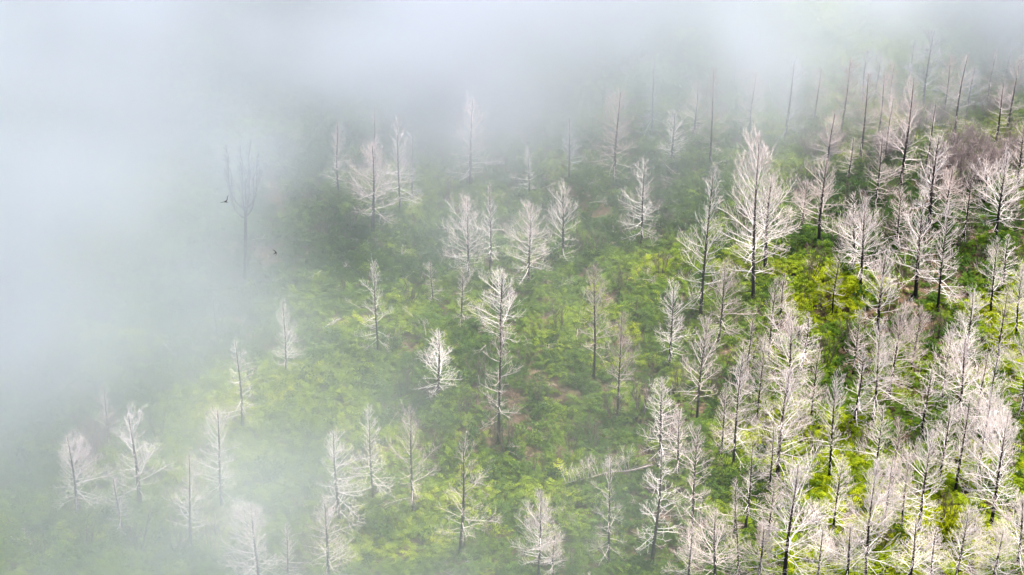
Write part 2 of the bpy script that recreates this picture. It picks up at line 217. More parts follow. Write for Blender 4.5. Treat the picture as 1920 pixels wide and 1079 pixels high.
# x, y, z, height, kind, label
SHRUBS = [
    (25.24, 151.18, -0.91, 3.95, 'up', 'dark shrub right of the narrow white tree peeping out right behind the bright bushy one'),
    (24.98, 161.65, 0.10, 3.76, 'up', 'dark shrub back left of the spindly dark stemmed tree left of the bright fern glade'),
    (23.11, 139.54, -0.79, 3.84, 'up', 'dark shrub back left of the white tree with straight black trunk ending in bright ferns'),
    (26.78, 140.05, -0.92, 3.60, 'up', 'shrub back left of the white tree below the long dark trunk of the dense one'),
    (31.77, 130.49, -0.16, 3.75, 'up', 'shrub left of the large white tree with strongly leaning trunk in the lower right corner'),
    (10.11, 143.84, 0.01, 4.88, 'up', 'shrub right of the brownish slender tree just right of and below the other brownish one'),
    (7.87, 142.93, -0.03, 3.60, 'up', 'dark bare shrub front right of the brownish fine twigged tree with one bare lower limb'),
    (-8.35, 145.23, 0.84, 3.60, 'up', 'dark bare shrub front right of the lone thin tree with bare straight lower trunk'),
    (3.78, 153.65, 0.73, 3.42, 'up', 'dark bare shrub right of the white tree with big flat hanging limbs'),
    (-9.43, 150.98, 1.09, 2.87, 'up', 'dark bare shrub right of the lone thin tree with bare straight lower trunk'),
    (-16.39, 169.05, 0.15, 3.55, 'up', 'dark bare shrub left of the largest pinkish tree of the row at the fog edge'),
    (-6.21, 181.95, -0.01, 2.55, 'up', 'small dark bare shrub back right of the smaller grey tree'),
    (-5.72, 175.52, -0.10, 3.06, 'up', 'dark bare shrub right of the smaller grey tree'),
    (6.00, 167.27, -0.35, 3.28, 'up', 'dark bare shrub right of the small white tree with upswept arms over a black trunk'),
    (7.37, 166.90, -0.38, 3.28, 'up', 'dark shrub right of the small white tree with upswept arms over a black trunk'),
    (-8.55, 170.41, -0.17, 2.48, 'up', 'small dark bare shrub front right of the straight tree with curved side limb'),
    (-0.41, 138.88, 0.20, 3.82, 'up', 'shrub left of the brownish slender tree just right of and below the other brownish one'),
    (6.33, 139.80, -0.11, 3.33, 'up', 'dark bare shrub left of the bright white tree with tiered limbs'),
    (-27.17, 128.64, -0.88, 3.76, 'up', 'tall dark bare shrub in front of the tall white tree with long crooked limbs'),
    (-24.18, 128.41, -1.14, 3.51, 'up', 'dark bare shrub front right of the tall white tree with long crooked limbs'),
    (-21.81, 128.18, -0.99, 4.00, 'up', 'dark shrub left of the thin twin of the wide tree at the bottom edge'),
    (-30.76, 128.72, -0.49, 3.01, 'up', 'dark bare shrub in front of the squat white tree with round spreading crown'),
    (-8.38, 157.44, 0.76, 3.97, 'up', 'tall dark bare shrub left of the short broken tree with one leaning lower limb'),
    (-3.86, 178.33, 0.03, 2.80, 'up', 'shrub behind the faint white tree with long level lower limbs in the upper middle fog'),
    (19.78, 169.52, -0.04, 3.83, 'up', 'dark bare shrub back left of the dense white tree with reddish trunk'),
    (21.47, 180.92, -0.70, 2.55, 'up', 'small dark bare shrub right of the ghostly tree with hanging limbs in upper right fog'),
    (23.86, 183.19, -0.35, 2.27, 'up', 'shrub front left of the misty pinkish tree just right of the faint dark trunked one'),
    (26.04, 178.36, 0.01, 2.80, 'up', 'dark shrub left of the small pinkish tree at the foot of the long bare spire'),
    (25.83, 163.39, 0.40, 3.23, 'up', 'dark bare shrub in front of the pinkish open tree with charred foot'),
    (28.03, 166.76, 0.37, 3.26, 'up', 'dark bare shrub right of the pinkish open tree with charred foot'),
    (32.24, 167.50, 0.72, 3.26, 'up', 'dark bare shrub left of the crooked white tree with thick bent limbs'),
    (34.44, 170.16, 0.93, 3.28, 'up', 'dark shrub left of the crooked white tree with thick bent limbs'),
    (34.00, 182.14, 0.28, 3.16, 'thick', 'brown thicket back left of the fine twigged dull tree left of the long dark leader'),
    (35.83, 183.03, 0.31, 3.16, 'thick', 'brown thicket back right of the fine twigged dull tree left of the long dark leader'),
    (37.81, 186.51, 0.27, 3.19, 'thick', 'thicket front left of the dusky tree in thin fog right of the highest grey spire'),
    (39.90, 188.57, -0.06, 3.21, 'thick', 'brown leafless thicket front right of the highest grey spire fading into the top fog'),
    (39.23, 178.44, 0.81, 4.17, 'thick', 'brown leafless thicket right of the thin pinkish tree left of the black leaning pole'),
    (40.86, 181.00, 0.67, 4.20, 'thick', 'brown thicket front right of the black leaning pole of a tree with few side limbs'),
    (42.41, 181.52, 0.64, 3.82, 'thick', 'brown leafless thicket left of the dark leaning pole over brown thicket'),
    (42.08, 176.86, 0.92, 4.15, 'thick', 'brown leafless thicket behind the small tree tucked left behind the one with curved drooping limbs'),
    (40.53, 176.24, 1.03, 4.47, 'thick', 'thicket back left of the small tree tucked left behind the one with curved drooping limbs'),
    (39.07, 174.50, 0.98, 3.04, 'up', 'dark shrub left of the small tree tucked left behind the one with curved drooping limbs'),
    (43.49, 178.13, 0.99, 3.78, 'thick', 'brown leafless thicket in front of the dark leaning pole over brown thicket'),
    (45.32, 181.47, 0.68, 3.48, 'thick', 'brown leafless thicket front right of the dark leaning pole over brown thicket'),
    (45.93, 179.50, 0.73, 3.46, 'thick', 'thicket behind the pinkish tree at the right edge behind the one with curved drooping limbs'),
    (37.25, 189.58, 0.23, 2.87, 'thick', 'brown leafless thicket left of the highest grey spire fading into the top fog'),
    (45.12, 191.06, -0.33, 2.89, 'thick', 'brown leafless thicket right of the fainter pole close behind the black leaning one'),
    (46.83, 191.95, -0.55, 2.73, 'thick', 'brown leafless thicket in front of the hazy tree top near the upper right corner'),
    (29.37, 182.30, 0.18, 3.16, 'thick', 'thicket behind the brownish tree in thin fog behind the pinkish open one with charred foot'),
    (27.49, 182.78, -0.10, 2.83, 'thick', 'brown leafless thicket front left of the dim thin tree in fog'),
    (29.72, 173.18, 0.41, 2.76, 'up', 'small dark bare shrub left of the pinkish tree behind the white round headed one'),
    (32.76, 173.28, 0.90, 2.76, 'up', 'small dark bare shrub back right of the pinkish tree behind the white round headed one'),
    (38.30, 177.07, 0.80, 3.44, 'thick', 'brown leafless thicket front right of the thin pinkish tree left of the black leaning pole'),
    (44.26, 173.08, 1.03, 2.75, 'up', 'dark shrub right of the small tree tucked left behind the one with curved drooping limbs'),
    (43.81, 169.28, 0.95, 3.00, 'up', 'dark bare shrub back right of the white tree with curved drooping limbs on black trunk'),
    (38.47, 166.18, 0.75, 2.98, 'up', 'dark bare shrub in front of the thin pinkish tree over dark scrub'),
    (39.84, 168.87, 0.66, 3.00, 'up', 'dark bare shrub back right of the thin pinkish tree over dark scrub'),
    (39.69, 163.85, 0.64, 3.23, 'up', 'dark bare shrub front right of the thin pinkish tree over dark scrub'),
    (42.76, 163.32, 0.72, 3.23, 'up', 'dark shrub back right of the thin white tree behind its twin near the right edge'),
    (32.87, 161.77, 0.13, 2.69, 'up', 'small dark bare shrub back left of the forked white tree with heavy black foot'),
    (34.66, 154.06, -0.20, 3.18, 'up', 'dark bare shrub in front of the symmetrical white tree on a jet black stem'),
    (27.58, 154.68, -0.64, 2.92, 'up', 'shrub left of the white tree with open tiers directly right of the bright fern glade'),
    (28.37, 150.46, -0.81, 3.16, 'up', 'shrub right of the pale thin tree standing in the dark shrub gap below the glade'),
    (23.61, 154.47, -0.49, 2.66, 'up', 'dark shrub behind the narrow white tree peeping out right behind the bright bushy one'),
    (18.44, 155.66, -0.26, 2.66, 'up', 'small dark bare shrub front left of the dense white tree'),
    (19.96, 152.81, -0.38, 2.91, 'up', 'dark bare shrub back left of the warm white tree below the largest white crown'),
    (16.16, 148.12, -0.68, 3.14, 'up', 'dark shrub back left of the thin dusty tree behind the light brown trunked white one'),
    (13.10, 146.97, -0.36, 3.13, 'up', 'dark bare shrub back left of the dusty tree with bare dark lower trunk'),
    (22.38, 142.27, -0.99, 3.11, 'up', 'dark shrub front right of the bright bushy white tree left of a dark shrub gap'),
    (19.23, 139.78, -0.61, 2.83, 'up', 'dark bare shrub back right of the white tree with light brown trunk'),
    (29.95, 137.58, -0.43, 3.32, 'up', 'dark shrub right of the white tree below the long dark trunk of the dense one'),
    (32.34, 137.41, -0.29, 3.06, 'up', 'dark shrub behind the white tree just left of the thin trunked one with ascending limbs'),
    (37.52, 137.13, -0.07, 3.05, 'up', 'dark shrub right of the bushy white tree between two leaning trunks in the lower right'),
    (33.39, 129.17, -0.16, 3.00, 'up', 'dark bare shrub in front of the thin trunked white tree with ascending limbs'),
    (26.46, 126.91, 0.25, 2.98, 'up', 'shrub in front of the dusty crown right behind the warm bushy tree at the bottom'),
    (22.25, 130.28, -0.08, 2.76, 'up', 'shrub right of the dusky tree between the dark speckled stem and the great spreading crown'),
    (22.90, 125.89, 0.12, 2.98, 'up', 'shrub back left of the low white tree at the bottom edge between two bigger crowns'),
    (18.03, 126.96, 0.21, 2.98, 'up', 'dark bare shrub front right of the thin faded tree left of the dark speckled stem'),
    (11.83, 132.48, 0.11, 2.52, 'up', 'dark shrub in front of the hazy dusty tree right beside the bright tiered white one'),
    (4.47, 138.87, 0.11, 2.56, 'up', 'small dark bare shrub left of the bright white tree with tiered limbs'),
    (-2.52, 146.81, 0.81, 3.10, 'up', 'dark bare shrub front left of the white tree with big flat hanging limbs'),
    (-3.72, 142.93, 0.59, 2.83, 'up', 'dark shrub front left of the white tree with big flat hanging limbs'),
    (1.06, 149.24, 0.61, 2.61, 'up', 'small dark bare shrub front right of the white tree with big flat hanging limbs'),
    (2.09, 144.95, 0.10, 2.59, 'up', 'dark shrub front left of the brownish fine twigged tree with one bare lower limb'),
    (-10.87, 136.88, 0.13, 3.05, 'up', 'dark bare shrub behind the pale misty tree'),
    (-5.70, 138.98, 0.02, 2.81, 'up', 'dark bare shrub behind the tall misty pinkish tree with straight trunk'),
    (-14.25, 159.35, 0.42, 2.67, 'up', 'small dark bare shrub back left of the lone thin tree with bare straight lower trunk'),
    (-13.99, 170.30, 0.29, 2.74, 'up', 'dark shrub left of the largest pinkish tree of the row at the fog edge'),
    (-17.95, 173.39, 0.28, 2.49, 'up', 'small dark bare shrub left of the slim dark stemmed tree'),
    (-11.62, 179.53, 0.14, 2.53, 'up', 'small dark bare shrub back left of the smaller grey tree'),
    (-0.47, 170.34, -0.29, 2.75, 'up', 'dark shrub front left of the tiny ghostly tree in fog behind the middle trees'),
    (9.82, 170.27, -0.80, 2.76, 'up', 'small dark bare shrub left of the whitish tree with wide flat lower limbs'),
    (12.68, 163.04, 0.10, 2.97, 'up', 'dark bare shrub front right of the whitish tree with wide flat lower limbs'),
    (9.20, 160.88, 0.19, 2.69, 'up', 'small dark bare shrub front left of the whitish tree with wide flat lower limbs'),
    (13.65, 171.80, -0.67, 2.77, 'up', 'small dark bare shrub back right of the whitish tree with wide flat lower limbs'),
    (-27.03, 140.38, -0.04, 3.07, 'up', 'shrub left of the open crowned white tree in fog just below the short faint snag'),
    (-31.76, 139.08, -0.06, 3.47, 'thick', 'brown leafless thicket behind the squat white tree with round spreading crown'),
    (-32.10, 137.25, -0.16, 3.16, 'thick', 'brown thicket behind the squat white tree with round spreading crown'),
    (-15.80, 132.53, -0.43, 2.53, 'up', 'small dark bare shrub left of the white tree with long slanting lower limbs'),
    (-14.46, 127.39, -0.67, 3.00, 'up', 'dark shrub back right of the thin twin of the wide tree at the bottom edge'),
    (-33.78, 126.82, -0.18, 2.49, 'up', 'small dark bare shrub front left of the squat white tree with round spreading crown'),
]
# x, y, z, size, label
BRUSH = [
    (-9.51, 166.56, 0.06, 1.04, 'grey brush front right of the largest pinkish tree of the row at the fog edge'),
    (-8.62, 169.74, -0.18, 0.89, 'low grey brush tangle front right of the straight tree with curved side limb'),
    (-14.99, 166.01, 0.09, 0.83, 'grey brush front left of the largest pinkish tree of the row at the fog edge'),
    (-35.49, 128.94, -0.22, 1.32, 'large grey brush tangle front left of the squat white tree with round spreading crown'),
    (-35.13, 133.64, -0.22, 0.90, 'large grey brush tangle left of the squat white tree with round spreading crown'),
    (-17.06, 134.74, -0.61, 1.00, 'large grey brush tangle back left of the white tree with long slanting lower limbs'),
    (-9.16, 162.40, 0.25, 0.82, 'low grey brush tangle back left of the short broken tree with one leaning lower limb'),
    (0.00, 136.44, 0.08, 0.91, 'large grey brush tangle right of the tall misty pinkish tree with straight trunk'),
    (27.84, 156.21, -0.54, 0.84, 'grey brush front right of the spindly dark stemmed tree left of the bright fern glade'),
    (-27.71, 152.49, -0.15, 0.98, 'large grey brush tangle front left of the grey snag with upswept candelabra top'),
    (-11.36, 168.76, 0.28, 0.72, 'tiny grey brush tangle front left of the straight tree with curved side limb'),
    (-12.43, 167.06, 0.18, 0.71, 'grey brush in front of the largest pinkish tree of the row at the fog edge'),
    (-14.13, 164.59, 0.16, 0.62, 'grey brush tangle front left of the straight tree with curved side limb'),
    (-5.33, 179.75, 0.01, 0.79, 'tiny grey brush tangle back right of the smaller grey tree'),
    (7.55, 180.06, -1.03, 0.89, 'low grey brush tangle left of the tall faint brownish tree in fog with wide arms'),
    (8.94, 171.45, -1.00, 0.86, 'low grey brush tangle left of the whitish tree with wide flat lower limbs'),
    (10.40, 162.73, 0.03, 0.74, 'tiny grey brush tangle in front of the whitish tree with wide flat lower limbs'),
    (-3.51, 156.11, 0.76, 0.68, 'tiny grey brush tangle right of the short broken tree with one leaning lower limb'),
    (34.52, 163.92, 0.32, 0.83, 'low grey brush tangle behind the forked white tree with heavy black foot'),
    (31.68, 152.72, -0.58, 0.87, 'grey brush tangle left of the white tree whose foot is hidden by a taller one'),
    (34.19, 138.94, -0.21, 0.85, 'grey brush left of the white tree with long leaning black trunk near the right edge'),
    (23.78, 133.27, -0.27, 0.83, 'grey brush in front of the white tree with straight black trunk ending in bright ferns'),
    (18.32, 134.34, -0.13, 0.80, 'low grey brush tangle front right of the white tree with light brown trunk'),
    (37.41, 133.23, 0.01, 0.90, 'large grey brush tangle right of the thin trunked white tree with ascending limbs'),
    (15.02, 138.22, -0.41, 0.85, 'low grey brush tangle left of the white tree with light brown trunk'),
    (12.44, 142.84, -0.38, 0.75, 'low grey brush tangle left of the dusty tree with bare dark lower trunk'),
    (-12.18, 138.68, 0.25, 0.74, 'low grey brush tangle back left of the pale misty tree'),
    (35.37, 127.03, -0.35, 0.96, 'large grey brush tangle back left of the white tree cut off by the right edge'),
]
# plan density of the fog bank in thousandths per metre, one number per 4 m, rows from near to far
FOG = [
    [40, 40, 40, 40, 40, 40, 40, 40, 40, 40, 40, 40, 40, 40, 41, 41, 43, 46, 46, 40, 34, 23, 20, 14, 10, 6, 4, 1, 0, 0, 0, 0, 0, 0, 0, 0, 0, 0, 0, 0, 0, 0, 0, 0, 0, 0],
    [40, 40, 40, 40, 40, 40, 40, 40, 40, 40, 40, 40, 40, 40, 41, 41, 43, 46, 46, 40, 34, 23, 20, 14, 10, 6, 4, 1, 0, 0, 0, 0, 0, 0, 0, 0, 0, 0, 0, 0, 0, 0, 0, 0, 0, 0],
    [40, 40, 40, 40, 40, 40, 40, 40, 40, 40, 40, 40, 40, 40, 41, 41, 43, 46, 46, 40, 34, 23, 20, 14, 10, 6, 4, 1, 0, 0, 0, 0, 0, 0, 0, 0, 0, 0, 0, 0, 0, 0, 0, 0, 0, 0],
    [40, 40, 40, 40, 40, 40, 40, 40, 40, 40, 40, 40, 40, 40, 41, 41, 43, 46, 46, 40, 34, 23, 20, 14, 10, 6, 4, 1, 0, 0, 0, 0, 0, 0, 0, 0, 0, 0, 0, 0, 0, 0, 0, 0, 0, 0],
    [40, 40, 40, 40, 40, 40, 40, 40, 40, 40, 40, 40, 40, 40, 41, 41, 43, 46, 46, 40, 34, 23, 20, 14, 10, 6, 4, 1, 0, 0, 0, 0, 0, 0, 0, 0, 0, 0, 0, 0, 0, 0, 0, 0, 0, 0],
    [40, 40, 40, 40, 40, 40, 40, 40, 40, 40, 40, 40, 40, 40, 41, 41, 43, 46, 46, 40, 34, 23, 20, 14, 10, 6, 4, 1, 0, 0, 0, 0, 0, 0, 0, 0, 0, 0, 0, 0, 0, 0, 0, 0, 0, 0],
    [40, 40, 40, 40, 40, 40, 40, 40, 40, 40, 40, 40, 40, 40, 41, 41, 43, 46, 46, 40, 34, 23, 20, 14, 10, 6, 4, 1, 0, 0, 0, 0, 0, 0, 0, 0, 0, 0, 0, 0, 0, 0, 0, 0, 0, 0],
    [43, 43, 43, 43, 43, 43, 43, 43, 43, 43, 43, 43, 43, 43, 43, 43, 43, 44, 43, 43, 43, 34, 24, 14, 10, 6, 4, 1, 0, 0, 0, 0, 0, 0, 0, 0, 0, 0, 0, 0, 0, 0, 0, 0, 0, 0],
    [49, 49, 49, 49, 49, 49, 49, 49, 49, 49, 49, 49, 49, 49, 50, 49, 46, 44, 44, 46, 48, 38, 24, 12, 9, 6, 4, 2, 0, 0, 0, 0, 0, 0, 0, 0, 0, 0, 0, 0, 0, 0, 0, 0, 0, 0],
    [59, 59, 59, 59, 59, 59, 59, 59, 59, 59, 59, 59, 59, 59, 60, 57, 52, 49, 46, 46, 42, 30, 18, 10, 9, 6, 4, 2, 0, 0, 0, 0, 0, 0, 0, 0, 0, 0, 0, 0, 0, 0, 0, 0, 0, 0],
    [73, 73, 73, 73, 73, 73, 73, 73, 73, 73, 73, 73, 73, 73, 72, 68, 61, 56, 51, 44, 32, 21, 13, 9, 10, 8, 5, 2, 0, 0, 0, 0, 0, 0, 0, 0, 0, 0, 0, 0, 0, 0, 0, 0, 0, 0],
    [85, 85, 85, 85, 85, 85, 85, 85, 85, 85, 85, 85, 85, 86, 83, 76, 70, 64, 57, 41, 24, 16, 12, 11, 14, 12, 8, 4, 1, 0, 0, 0, 0, 0, 0, 0, 0, 0, 0, 0, 0, 0, 0, 0, 0, 0],
    [91, 91, 91, 91, 91, 91, 91, 91, 91, 91, 91, 91, 91, 91, 87, 80, 75, 69, 61, 37, 19, 13, 12, 15, 18, 15, 10, 5, 1, 0, 0, 0, 0, 0, 0, 0, 0, 0, 0, 0, 0, 0, 0, 0, 0, 0],
    [89, 89, 89, 89, 89, 89, 89, 89, 89, 89, 89, 89, 89, 89, 85, 80, 75, 67, 59, 30, 15, 12, 14, 17, 19, 16, 11, 6, 1, 0, 0, 0, 0, 0, 0, 0, 0, 0, 0, 0, 0, 0, 0, 0, 0, 0],
    [83, 83, 83, 83, 83, 83, 83, 83, 83, 83, 83, 83, 83, 84, 81, 76, 68, 59, 51, 23, 12, 12, 16, 20, 20, 17, 12, 7, 2, 0, 0, 0, 0, 0, 0, 0, 0, 0, 0, 0, 0, 0, 0, 0, 0, 0],
    [79, 79, 79, 79, 79, 79, 79, 79, 79, 79, 79, 79, 79, 80, 78, 71, 59, 49, 41, 18, 11, 14, 21, 24, 23, 21, 16, 10, 3, 1, 0, 0, 0, 0, 0, 0, 0, 0, 0, 0, 0, 0, 0, 0, 0, 0],
    [79, 79, 79, 79, 79, 79, 79, 79, 79, 79, 79, 79, 80, 80, 77, 66, 52, 43, 34, 16, 13, 18, 26, 29, 29, 28, 24, 16, 6, 2, 1, 0, 0, 0, 0, 0, 0, 0, 0, 0, 0, 0, 0, 0, 0, 0],
    [85, 85, 85, 85, 85, 85, 85, 85, 85, 85, 85, 85, 85, 85, 79, 66, 50, 42, 34, 19, 17, 24, 31, 35, 38, 39, 35, 25, 12, 5, 2, 1, 0, 0, 0, 0, 0, 0, 0, 0, 0, 0, 0, 0, 0, 0],
    [93, 93, 93, 93, 93, 93, 93, 93, 93, 93, 93, 93, 94, 92, 84, 69, 54, 47, 40, 28, 26, 32, 38, 44, 50, 53, 50, 39, 24, 11, 5, 2, 1, 0, 0, 0, 0, 0, 0, 0, 0, 0, 0, 0, 0, 0],
    [102, 102, 102, 102, 102, 102, 102, 102, 102, 102, 102, 102, 102, 100, 91, 77, 63, 58, 52, 43, 41, 44, 50, 57, 65, 70, 68, 58, 44, 26, 13, 6, 3, 2, 1, 1, 1, 1, 1, 1, 1, 1, 1, 1, 1, 1],
    [107, 107, 107, 107, 107, 107, 107, 107, 107, 107, 107, 107, 107, 107, 98, 87, 77, 74, 71, 66, 62, 64, 68, 75, 84, 89, 88, 82, 72, 54, 31, 17, 10, 5, 3, 2, 2, 2, 2, 2, 2, 2, 2, 2, 2, 2],
    [106, 106, 106, 106, 106, 106, 106, 106, 106, 106, 106, 107, 109, 110, 105, 100, 94, 94, 95, 94, 89, 89, 92, 96, 103, 106, 107, 106, 102, 89, 60, 38, 23, 15, 10, 7, 7, 7, 7, 7, 7, 7, 7, 7, 7, 7],
    [102, 102, 102, 102, 102, 102, 102, 102, 102, 102, 102, 103, 105, 108, 110, 111, 111, 114, 118, 120, 117, 116, 115, 116, 117, 118, 119, 121, 123, 117, 92, 67, 46, 32, 23, 19, 18, 18, 18, 18, 18, 18, 18, 18, 18, 18],
    [95, 95, 95, 95, 95, 95, 95, 95, 95, 95, 95, 96, 99, 105, 112, 119, 124, 129, 135, 140, 139, 137, 133, 129, 125, 123, 123, 127, 132, 133, 119, 100, 79, 62, 49, 42, 41, 41, 41, 41, 41, 41, 41, 41, 41, 41],
    [88, 88, 88, 88, 88, 88, 88, 88, 88, 88, 88, 89, 92, 99, 108, 117, 124, 129, 134, 139, 140, 138, 133, 127, 121, 117, 117, 120, 125, 131, 129, 122, 110, 95, 82, 74, 72, 72, 72, 72, 72, 72, 72, 72, 72, 72],
    [84, 84, 84, 84, 84, 84, 84, 84, 84, 84, 84, 84, 86, 91, 98, 106, 110, 113, 116, 119, 121, 119, 116, 111, 107, 103, 102, 104, 108, 113, 119, 124, 124, 120, 113, 108, 107, 107, 107, 107, 107, 107, 107, 107, 107, 107],
    [81, 81, 81, 81, 81, 81, 81, 81, 81, 81, 81, 81, 81, 83, 87, 89, 91, 91, 91, 92, 94, 94, 93, 91, 88, 87, 86, 86, 88, 92, 99, 110, 120, 128, 132, 133, 134, 135, 135, 135, 135, 135, 135, 135, 135, 135],
    [81, 81, 81, 81, 81, 81, 81, 81, 81, 81, 81, 80, 78, 77, 76, 76, 74, 72, 71, 71, 72, 73, 73, 74, 74, 74, 73, 73, 73, 74, 81, 93, 107, 122, 135, 141, 145, 147, 147, 147, 147, 147, 147, 147, 147, 147],
    [83, 83, 83, 83, 83, 83, 83, 83, 83, 83, 82, 80, 78, 74, 71, 68, 66, 63, 61, 60, 61, 62, 64, 66, 67, 68, 68, 67, 66, 66, 70, 79, 91, 105, 118, 125, 129, 131, 131, 131, 131, 131, 131, 131, 131, 131],
    [84, 84, 84, 84, 84, 84, 84, 84, 84, 84, 84, 82, 79, 75, 71, 68, 65, 62, 60, 59, 59, 61, 63, 65, 67, 69, 69, 68, 66, 64, 65, 70, 77, 84, 92, 96, 97, 97, 97, 97, 97, 97, 97, 97, 97, 97],
    [86, 86, 86, 86, 86, 86, 86, 86, 86, 86, 86, 84, 81, 78, 74, 72, 70, 68, 66, 65, 65, 66, 68, 70, 73, 74, 75, 74, 72, 69, 67, 67, 67, 68, 69, 68, 67, 66, 65, 65, 65, 65, 65, 65, 65, 65],
    [86, 86, 86, 86, 86, 86, 86, 86, 86, 86, 87, 86, 84, 82, 80, 78, 78, 77, 76, 75, 75, 76, 77, 79, 81, 82, 83, 82, 80, 77, 73, 69, 64, 60, 56, 53, 49, 47, 46, 46, 46, 46, 46, 46, 46, 46],
    [85, 85, 85, 85, 85, 85, 85, 85, 85, 86, 86, 87, 87, 86, 86, 86, 87, 87, 87, 86, 86, 86, 87, 88, 89, 90, 90, 90, 89, 86, 82, 76, 68, 61, 54, 48, 43, 40, 38, 38, 38, 38, 38, 38, 38, 38],
    [82, 82, 82, 82, 82, 82, 82, 82, 82, 84, 85, 87, 88, 89, 91, 92, 94, 95, 96, 96, 95, 95, 95, 94, 94, 94, 94, 95, 95, 94, 91, 85, 77, 68, 60, 53, 46, 42, 40, 40, 40, 40, 40, 40, 40, 40],
    [80, 80, 80, 80, 80, 80, 80, 80, 80, 81, 83, 85, 88, 90, 93, 95, 97, 99, 100, 101, 100, 99, 98, 97, 96, 95, 95, 95, 96, 97, 96, 92, 86, 78, 70, 64, 57, 52, 50, 50, 50, 50, 50, 50, 50, 50],
    [80, 80, 80, 80, 80, 80, 80, 80, 80, 81, 83, 85, 88, 90, 93, 95, 97, 99, 100, 101, 100, 99, 98, 97, 96, 95, 95, 95, 96, 97, 96, 92, 86, 78, 70, 64, 57, 52, 50, 50, 50, 50, 50, 50, 50, 50],
    [80, 80, 80, 80, 80, 80, 80, 80, 80, 81, 83, 85, 88, 90, 93, 95, 97, 99, 100, 101, 100, 99, 98, 97, 96, 95, 95, 95, 96, 97, 96, 92, 86, 78, 70, 64, 57, 52, 50, 50, 50, 50, 50, 50, 50, 50],
    [80, 80, 80, 80, 80, 80, 80, 80, 80, 81, 83, 85, 88, 90, 93, 95, 97, 99, 100, 101, 100, 99, 98, 97, 96, 95, 95, 95, 96, 97, 96, 92, 86, 78, 70, 64, 57, 52, 50, 50, 50, 50, 50, 50, 50, 50],
    [80, 80, 80, 80, 80, 80, 80, 80, 80, 81, 83, 85, 88, 90, 93, 95, 97, 99, 100, 101, 100, 99, 98, 97, 96, 95, 95, 95, 96, 97, 96, 92, 86, 78, 70, 64, 57, 52, 50, 50, 50, 50, 50, 50, 50, 50],
    [80, 80, 80, 80, 80, 80, 80, 80, 80, 81, 83, 85, 88, 90, 93, 95, 97, 99, 100, 101, 100, 99, 98, 97, 96, 95, 95, 95, 96, 97, 96, 92, 86, 78, 70, 64, 57, 52, 50, 50, 50, 50, 50, 50, 50, 50],
    [80, 80, 80, 80, 80, 80, 80, 80, 80, 81, 83, 85, 88, 90, 93, 95, 97, 99, 100, 101, 100, 99, 98, 97, 96, 95, 95, 95, 96, 97, 96, 92, 86, 78, 70, 64, 57, 52, 50, 50, 50, 50, 50, 50, 50, 50],
    [80, 80, 80, 80, 80, 80, 80, 80, 80, 81, 83, 85, 88, 90, 93, 95, 97, 99, 100, 101, 100, 99, 98, 97, 96, 95, 95, 95, 96, 97, 96, 92, 86, 78, 70, 64, 57, 52, 50, 50, 50, 50, 50, 50, 50, 50],
    [80, 80, 80, 80, 80, 80, 80, 80, 80, 81, 83, 85, 88, 90, 93, 95, 97, 99, 100, 101, 100, 99, 98, 97, 96, 95, 95, 95, 96, 97, 96, 92, 86, 78, 70, 64, 57, 52, 50, 50, 50, 50, 50, 50, 50, 50],
    [80, 80, 80, 80, 80, 80, 80, 80, 80, 81, 83, 85, 88, 90, 93, 95, 97, 99, 100, 101, 100, 99, 98, 97, 96, 95, 95, 95, 96, 97, 96, 92, 86, 78, 70, 64, 57, 52, 50, 50, 50, 50, 50, 50, 50, 50],
    [80, 80, 80, 80, 80, 80, 80, 80, 80, 81, 83, 85, 88, 90, 93, 95, 97, 99, 100, 101, 100, 99, 98, 97, 96, 95, 95, 95, 96, 97, 96, 92, 86, 78, 70, 64, 57, 52, 50, 50, 50, 50, 50, 50, 50, 50],
    [80, 80, 80, 80, 80, 80, 80, 80, 80, 81, 83, 85, 88, 90, 93, 95, 97, 99, 100, 101, 100, 99, 98, 97, 96, 95, 95, 95, 96, 97, 96, 92, 86, 78, 70, 64, 57, 52, 50, 50, 50, 50, 50, 50, 50, 50],
    [80, 80, 80, 80, 80, 80, 80, 80, 80, 81, 83, 85, 88, 90, 93, 95, 97, 99, 100, 101, 100, 99, 98, 97, 96, 95, 95, 95, 96, 97, 96, 92, 86, 78, 70, 64, 57, 52, 50, 50, 50, 50, 50, 50, 50, 50],
    [80, 80, 80, 80, 80, 80, 80, 80, 80, 81, 83, 85, 88, 90, 93, 95, 97, 99, 100, 101, 100, 99, 98, 97, 96, 95, 95, 95, 96, 97, 96, 92, 86, 78, 70, 64, 57, 52, 50, 50, 50, 50, 50, 50, 50, 50],
    [80, 80, 80, 80, 80, 80, 80, 80, 80, 81, 83, 85, 88, 90, 93, 95, 97, 99, 100, 101, 100, 99, 98, 97, 96, 95, 95, 95, 96, 97, 96, 92, 86, 78, 70, 64, 57, 52, 50, 50, 50, 50, 50, 50, 50, 50],
    [80, 80, 80, 80, 80, 80, 80, 80, 80, 81, 83, 85, 88, 90, 93, 95, 97, 99, 100, 101, 100, 99, 98, 97, 96, 95, 95, 95, 96, 97, 96, 92, 86, 78, 70, 64, 57, 52, 50, 50, 50, 50, 50, 50, 50, 50],
    [80, 80, 80, 80, 80, 80, 80, 80, 80, 81, 83, 85, 88, 90, 93, 95, 97, 99, 100, 101, 100, 99, 98, 97, 96, 95, 95, 95, 96, 97, 96, 92, 86, 78, 70, 64, 57, 52, 50, 50, 50, 50, 50, 50, 50, 50],
    [80, 80, 80, 80, 80, 80, 80, 80, 80, 81, 83, 85, 88, 90, 93, 95, 97, 99, 100, 101, 100, 99, 98, 97, 96, 95, 95, 95, 96, 97, 96, 92, 86, 78, 70, 64, 57, 52, 50, 50, 50, 50, 50, 50, 50, 50],
